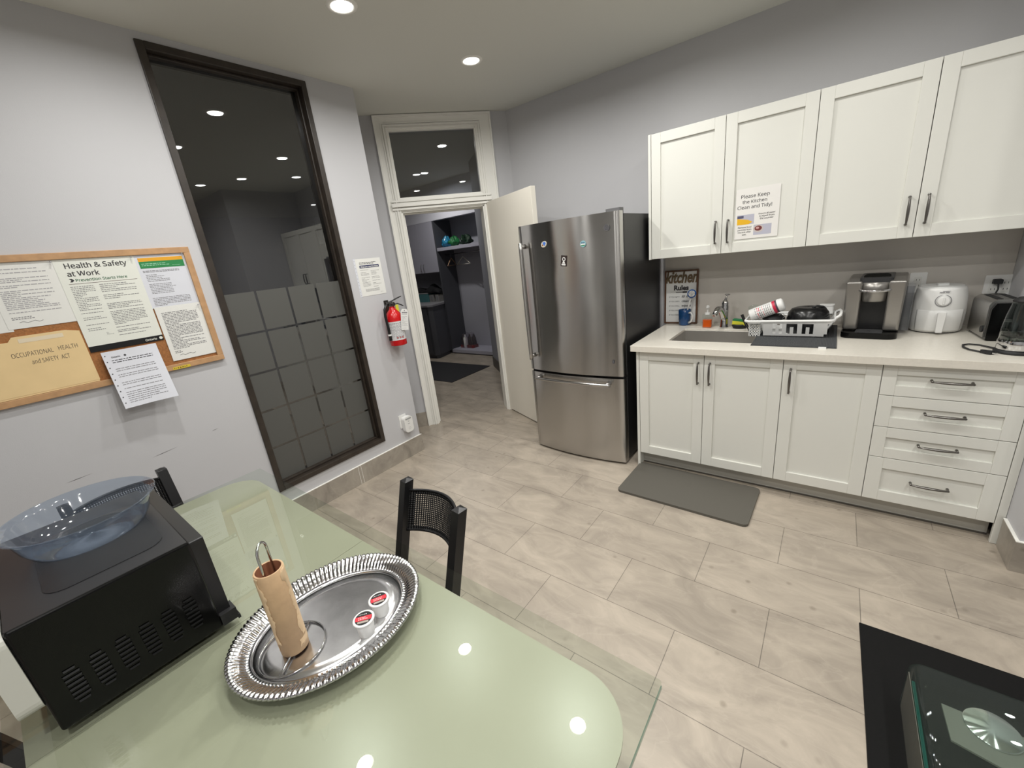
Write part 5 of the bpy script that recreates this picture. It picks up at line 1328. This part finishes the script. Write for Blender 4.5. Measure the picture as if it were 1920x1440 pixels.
vs = [(0, 0, 0.0038)]
for k in range(1, 6):
    for i in range(n):
        a = 2 * PI * i / n; vs.append((0.180 * k / 5 * math.cos(a), 0.140 * k / 5 * math.sin(a), 0.004))
fs = [(0, 1 + i, 1 + (i + 1) % n) for i in range(n)]
for k in range(4):
    for i in range(n): i2 = (i + 1) % n; fs.append((1 + k * n + i, 1 + (k + 1) * n + i, 1 + (k + 1) * n + i2, 1 + k * n + i2))
b.add(vs, fs, smooth=True); b.build('base', SILVERF, ty, solid=0.002)
TRZ = TZ + 0.0045
ph = thing('paper_towel_holder', (0.112, -3.242, TRZ), 'chrome wire paper towel holder standing on the tray', 'paper towel holder')
b = MB(); nn = 40; rr_ = 0.074
b.tube([(rr_ * math.cos(2 * PI * k / nn), rr_ * math.sin(2 * PI * k / nn), 0.003) for k in range(nn)], 0.0026, 8, closed=True); b.build('base_ring', CHROME, ph)
tpx, tpy = 0.012, -0.026
b = MB(); b.tube([(-rr_ * 0.77, rr_ * 0.64, 0.006), (rr_ * 0.55, -rr_ * 0.84, 0.006)][:0] or [(-0.040, 0.062, 0.006), (0.052, -0.053, 0.006)], 0.0026, 8); b.build('cross_wire', CHROME, ph)
lx = Vector((0.012, -0.012, 0)).normalized()
pts = []
c0 = Vector((0.002, 0.006, 0))
for z in (0.006, 0.10, 0.2, 0.278): pts.append(tuple(c0 - lx * 0.021 + Vector((0, 0, z))))
for k in range(1, 8): a = PI - PI * k / 8; pts.append(tuple(c0 + lx * (0.021 * math.cos(a)) + Vector((0, 0, 0.278 + 0.024 * math.sin(a)))))
for z in (0.278, 0.2, 0.10, 0.006): pts.append(tuple(c0 + lx * 0.021 + Vector((0, 0, z))))
b = MB(); b.tube(pts, 0.0028, 8); b.build('upright_loop', CHROME, ph)
ctb = thing('cardboard_tube', (0.114, -3.236, TRZ + 0.006), 'empty brown cardboard roll with torn paper on the wire holder', 'cardboard tube')
b = MB(); b.lathe([(0.0265, 0.0), (0.0305, 0.0), (0.0305, 0.228), (0.0295, 0.2295), (0.0265, 0.2285), (0.0265, 0.0)], 40); b.m = 1; b.lathe([(0.0263, 0.2285), (0.0263, 0.0)], 40)
b.build('tube_wall', [CARD, CARDIN], ctb)
b = MB(); rnd = random.Random(12); n = 34; vs = []; fs = []
for i in range(n + 1):
    z = 0.012 + (0.226 - 0.012) * i / n
    e1 = -1.15 + 0.16 * math.sin(i * 0.55) + rnd.uniform(-0.07, 0.07) - (0.5 if i < 4 else 0) + 0.25 * math.exp(-((i - 20) / 2.5) ** 2)
    for k in range(13):
        a = e1 + (2.0 - e1) * k / 12 if 0 else e1 - (k / 12) * 4.6
        r_ = 0.0312 + 0.0006 * (1 - k / 12)
        vs.append((r_ * math.cos(a), r_ * math.sin(a), z))
for i in range(n):
    for k in range(12): fs.append((i * 13 + k + 1, i * 13 + k, (i + 1) * 13 + k, (i + 1) * 13 + k + 1))
b.add(vs, fs, smooth=True); tag(b.build('torn_paper', mat('torn_tan', lin((214, 186, 150)), 0.75), ctb, solid=0.0008), 'torn pale paper remnant')
def pod(x, y, label, rz):
    t = thing('coffee_pod', (x, y, TRZ), label, 'coffee pod', rz=rz, group='coffee pods on the tray')
    b = MB(); b.lathe([(0.001, 0.0), (0.017, 0.0), (0.0185, 0.002), (0.0225, 0.040), (0.0225, 0.042)], 28); b.build('cup', PWHITE, t)
    b = MB(); b.lathe([(0.0225, 0.041), (0.0258, 0.042), (0.0258, 0.0445), (0.023, 0.0452), (0.0001, 0.0448)], 30); b.build('lid_rim', PWHITE, t)
    b = MB(T(0, 0, 0.0456)); b.lathe([(0.0001, 0.0), (0.0205, 0.0)], 30, smooth=False); b.m = 1; b.add([(-0.019, -0.007, 0.0003), (0.019, -0.007, 0.0003), (0.0195, 0.006, 0.0003), (-0.0195, 0.006, 0.0003)], [(0, 1, 2, 3)])
    b.m = 2; b.lines(-0.012, 0.013, 0.004, -0.005, 2, 0.002, int(abs(x) * 1000), 0.0005); b.lines(-0.012, 0.012, 0.014, 0.009, 1, 0.0022, 4, 0.0005); b.m = 3; b.quad(-0.013, -0.0145, 0.013, -0.0085, 0.0003)
    tag(b.build('foil_lid', [BLACK, PODRED, PWHITE, BEIGE], t), 'red, black and grey printed foil lid')
pod(0.214, -3.058, 'white coffee pod with a red lid on the tray, the one nearer the rim', R(60))
pod(0.233, -3.115, 'white coffee pod with a red lid on the tray, the one nearer the cardboard tube', R(50))

# ================================================================ BEYOND THE DOORWAY
YC = 1.65; XP = -4.385
b = MB(); b.box((XP - 0.03, YC, 0.945), (XP, 2.05, 2.295)); b.box((XP - 0.03, YC + 0.002, 0), (XP, 2.05, 0.945)); tag(b.build('closet_partition', CHARC), 'charcoal side panel between the cupboards and the open closet', 'panel')
b = MB(); b.box((XP, YC, 1.80), (-2.97, 2.048, 1.853)); tag(b.build('closet_shelf', GREYCAB, bevel=0.002), 'grey shelf above the hanging rail in the closet', 'shelf')
b = MB(); b.box((XP, YC, 0.02), (-2.97, 2.048, 0.078)); b.m = 1; b.box((XP, YC + 0.015, 0), (-2.97, 2.04, 0.02)); tag(b.build('closet_platform', [GREYCAB, CHARC], bevel=0.002), 'low grey platform on the closet floor', 'platform')
cr = MB(); cr.tube([(XP + 0.004, 1.83, 1.735), (-2.98, 1.83, 1.735)], 0.012, 12); tag(cr.build('closet_rod', CHROME), 'chrome hanging rail under the closet shelf', 'rod')
uc = thing('closet_cupboard', (-5.6, YC, 1.463), 'grey upper cupboard with two doors, left in the closet niche', 'cupboard')
b = MB(); b.box((0, 0.02, 0), (1.183, 0.38, 0.829)); b.build('body', CHARC, uc)
for k, (x0, x1, hx3) in enumerate(((0.002, 0.782, 0.75), (0.786, 1.183, 0.822))):
    b = MB(); b.box((x0, 0, 0.0), (x1, 0.019, 0.83)); d = b.build('door', GREYCAB, uc, bevel=0.001)
    b = MB(); b.tube([(hx3, 0.0, 0.15), (hx3, -0.022, 0.14), (hx3, -0.022, 0.03), (hx3, 0.0, 0.02)], 0.005, 8); b.build('handle', CHROME, d)
lc = thing('closet_base_cabinet', (-5.5, 1.24, 0), 'charcoal base cabinet with a grey top, beyond the doorway', 'cabinet')
b = MB(); b.prism([(0, 0), (1.10, 0), (1.155, 0.06), (1.08, 0.40), (1.08, 0.80), (0, 0.80)], 0.06, 0.915); b.m = 0
b.prism([(0, 0.04), (1.09, 0.04), (1.12, 0.09), (1.05, 0.40), (0, 0.40)], 0.0, 0.06); b.build('body', CHARC, lc, bevel=0.002)
b = MB(); b.prism([(0, -0.02), (1.11, -0.02), (1.175, 0.05), (1.10, 0.40), (1.08, 0.41), (1.08, 0.80), (0, 0.80)], 0.915, 0.945); b.build('worktop', mat('closet_top', lin((140, 139, 144)), 0.5), lc, bevel=0.002)
b = MB(); b.box((0.02, -0.014, 0.09), (0.52, 0.0, 0.89)); b.build('door', CHARC, lc, bevel=0.001); b = MB(); b.box((0.525, -0.014, 0.09), (1.06, 0.0, 0.89)); b.build('door', CHARC, lc, bevel=0.001)
# items on it
bx_ = thing('storage_box', (-5.06, 1.79, 0.945), 'teal storage box on the worktop beyond the doorway', 'box')
b = MB(); b.box((-0.22, -0.13, 0), (0.22, 0.13, 0.15)); b.build('body', mat('teal_card', lin((76, 124, 128)), 0.6), bx_, bevel=0.002)
b = MB(); b.box((-0.225, -0.135, 0.15), (0.225, 0.135, 0.165)); tag(b.build('lid', PGREY, bx_, bevel=0.002), 'pale grey lid')
for k, (x, w_, lab) in enumerate(((-4.77, 0.06, 'small pale carton next to the teal box'), (-4.62, 0.045, 'small dark trimmed carton at the worktop end, far from the teal box'))):
    b = MB(); b.box((-w_, -0.07, 0), (w_, 0.07, 0.13)); b.m = 1; b.quad(-w_ * 0.4, 0.01, w_ * 0.5, 0.1, 0.0, frame((0, -0.0705, 0), (1, 0, 0), (0, 0, 1)))
    o = b.build('carton', [mat('carton_grey', lin((140, 138, 136)), 0.6), INKG], loc=(x, 1.76, 0.945)); tag(o, lab, 'box')
ck = thing('black_coat', (-4.95, 1.79, 1.112), 'crumpled black coat lying over the teal box', 'coat')
b = MB(); rnd = random.Random(2)
def coat(u, v):
    x = -0.30 + 0.70 * u; y = -0.12 + 0.26 * v
    e = max(0.0, math.sin(PI * u)) ** 0.5 * max(0.0, math.sin(PI * v)) ** 0.5
    return (x, y, 0.002 + e * (0.09 + 0.04 * math.sin(9 * u + 3 * v) + 0.03 * math.sin(17 * u - 5 * v)))
b.grid(0, 0, 1, 1, 30, 14, coat); b.build('cloth', mat('coat_black', (0.004, 0.004, 0.006), 0.8), ck, solid=0.004)
# hangers
def hanger(x, mt, rz, label):
    t = thing('coat_hanger', (x, 1.83, 1.735), label, 'coat hanger', rz=rz)
    b = MB(); pts = [(0.0, -0.018, -0.004), (0.0, -0.012, 0.012), (0, 0.0, 0.0185), (0, 0.012, 0.012), (0, 0.016, -0.004), (0, 0.004, -0.03), (0, 0, -0.06)]
    b.tube(pts, 0.0022, 8); b.build('hook', CHROME, t)
    b = MB(); b.tube([(0, -0.21, -0.185), (0, -0.10, -0.12), (0, 0, -0.065), (0, 0.10, -0.12), (0, 0.21, -0.185)], 0.007, 8)
    b.tube([(0, -0.21, -0.188), (0, 0.21, -0.188)], 0.005, 8); b.build('shoulder_bar', mt, t)
hanger(-3.98, mat('hanger_pale', lin((206, 200, 190)), 0.5), R(75), 'pale hanger seen broadside on the closet rail')
hanger(-4.26, mat('hanger_wood', lin((176, 140, 110)), 0.5), R(25), 'wooden hanger seen edge on, left on the closet rail')
# bags on the shelf
def lump(name, x, y, z, sx, sy, sz, mt, seed, label, cat):
    rnd = random.Random(seed); ph_ = [rnd.uniform(0, 6) for _ in range(6)]
    b = MB(); seg, rg = 28, 14; vs = []; fs = []
    for j in range(rg + 1):
        th_ = PI * j / rg
        for i in range(seg):
            a = 2 * PI * i / seg
            k = 1 + 0.22 * math.sin(3 * a + ph_[0] + 2 * th_) + 0.17 * math.sin(5 * a + ph_[1] - 3 * th_) + 0.12 * math.sin(9 * a + ph_[2] + 5 * th_)
            s2 = max(1e-4, math.sin(th_))
            vs.append((sx * k * s2 * math.cos(a), sy * k * s2 * math.sin(a), max(0.0, sz * (1 - math.cos(th_)) * (0.42 + 0.13 * math.sin(3 * a + ph_[3]) + 0.06 * math.sin(8 * a + 6 * th_)))))
    for j in range(rg):
        for i in range(seg): i2 = (i + 1) % seg; fs.append((j * seg + i, j * seg + i2, (j + 1) * seg + i2, (j + 1) * seg + i))
    b.add(vs, fs, smooth=True); o = b.build(name, mt, loc=(x, y, z)); tag(o, label, cat); return o
lump('gift_bag', -4.275, 1.80, 1.853, 0.085, 0.09, 0.16, mat('bag_blue', lin((50, 140, 180)), 0.25, var=0.4, vscale=30), 3, 'shiny blue bag on the closet shelf', 'bag')
lump('cloth_bag', -4.09, 1.80, 1.853, 0.066, 0.09, 0.15, mat('bag_green', lin((30, 112, 60)), 0.5), 5, 'bright green bag beside the blue one on the closet shelf', 'bag')
lump('dark_bag', -3.855, 1.82, 1.853, 0.10, 0.10, 0.14, mat('bag_dark', lin((14, 44, 26)), 0.6), 7, 'very dark green bag, rightmost on the closet shelf', 'bag')
pk = thing('bottle_pack', (-4.15, 1.86, 0.078), 'plastic wrapped pack of bottles on the closet platform', 'bottle pack')
for k, (x, y) in enumerate(((-0.11, -0.02), (-0.03, -0.05), (0.04, 0.0), (0.11, 0.03))):
    b = MB(); b.lathe([(0.001, 0), (0.038, 0), (0.04, 0.01), (0.04, 0.17), (0.016, 0.22), (0.016, 0.24), (0.001, 0.24)], 18); b.build('bottle', (PWHITE if k == 1 else mat('bottle_dark', (0.03, 0.02, 0.02), 0.2)), pk, loc=(x, y, 0))
b = MB(); b.prism(rrect(-0.16, -0.07, 0.16, 0.08, 0.02), 0.0, 0.05); tag(b.build('carton_base', mat('carton_red', lin((120, 40, 40)), 0.5), pk, bevel=0.004), 'dark red carton base')
b = MB(); 
def wrapf(u, v):
    a = 2 * PI * u; r1 = 1 - 0.28 * v * v
    return (0.175 * r1 * math.cos(a) * (1 + 0.05 * math.sin(7 * a)), 0.10 * r1 * math.sin(a) * (1 + 0.06 * math.sin(5 * a)) + 0.005, 0.001 + 0.26 * v + 0.01 * math.sin(6 * a) * v)
b.grid(0, 0, 1, 1, 36, 6, wrapf); tag(b.build('plastic_wrap', glass_mat('wrap', (0.8, 0.78, 0.82), 0.12, 1.6, 0.12, (0.7, 0.66, 0.7)), pk), 'shiny clear wrap')
hm = MB(); hm.prism([(-4.46, 0.25), (-3.04, 0.277), (-3.05, 1.13), (-4.46, 1.07)], 0.0, 0.007); tag(hm.build('door_mat', mat('hall_rubber', (0.016, 0.016, 0.019), 0.8)), 'dark entrance mat on the hall floor beyond the doorway', 'mat')

# scuff marks on the window wall (worn paint)
for k, (y, z, l, a, lab) in enumerate(((-3.388, 0.80, 0.05, 0.05, 'long dark scuff on the left wall above the table'), (-3.05, 0.782, 0.06, 0.1, 'short dark scuff on the left wall, middle one'), (-2.80, 0.812, 0.018, 0.15, 'tiny dark scuff nearest the tall window'))):
    b = MB(FB(XB + 0.0002, y, z) @ RZ(a)); b.add([(-l, 0, 0), (-l * 0.3, -0.0016, 0), (l, 0.0006, 0), (-l * 0.2, 0.0016, 0)], [(0, 1, 2, 3)])
    o = b.build('scuff_mark', mat('scuff', lin((96, 92, 94)), 0.7), solid=0.0003); tag(o, lab, 'scuff mark')
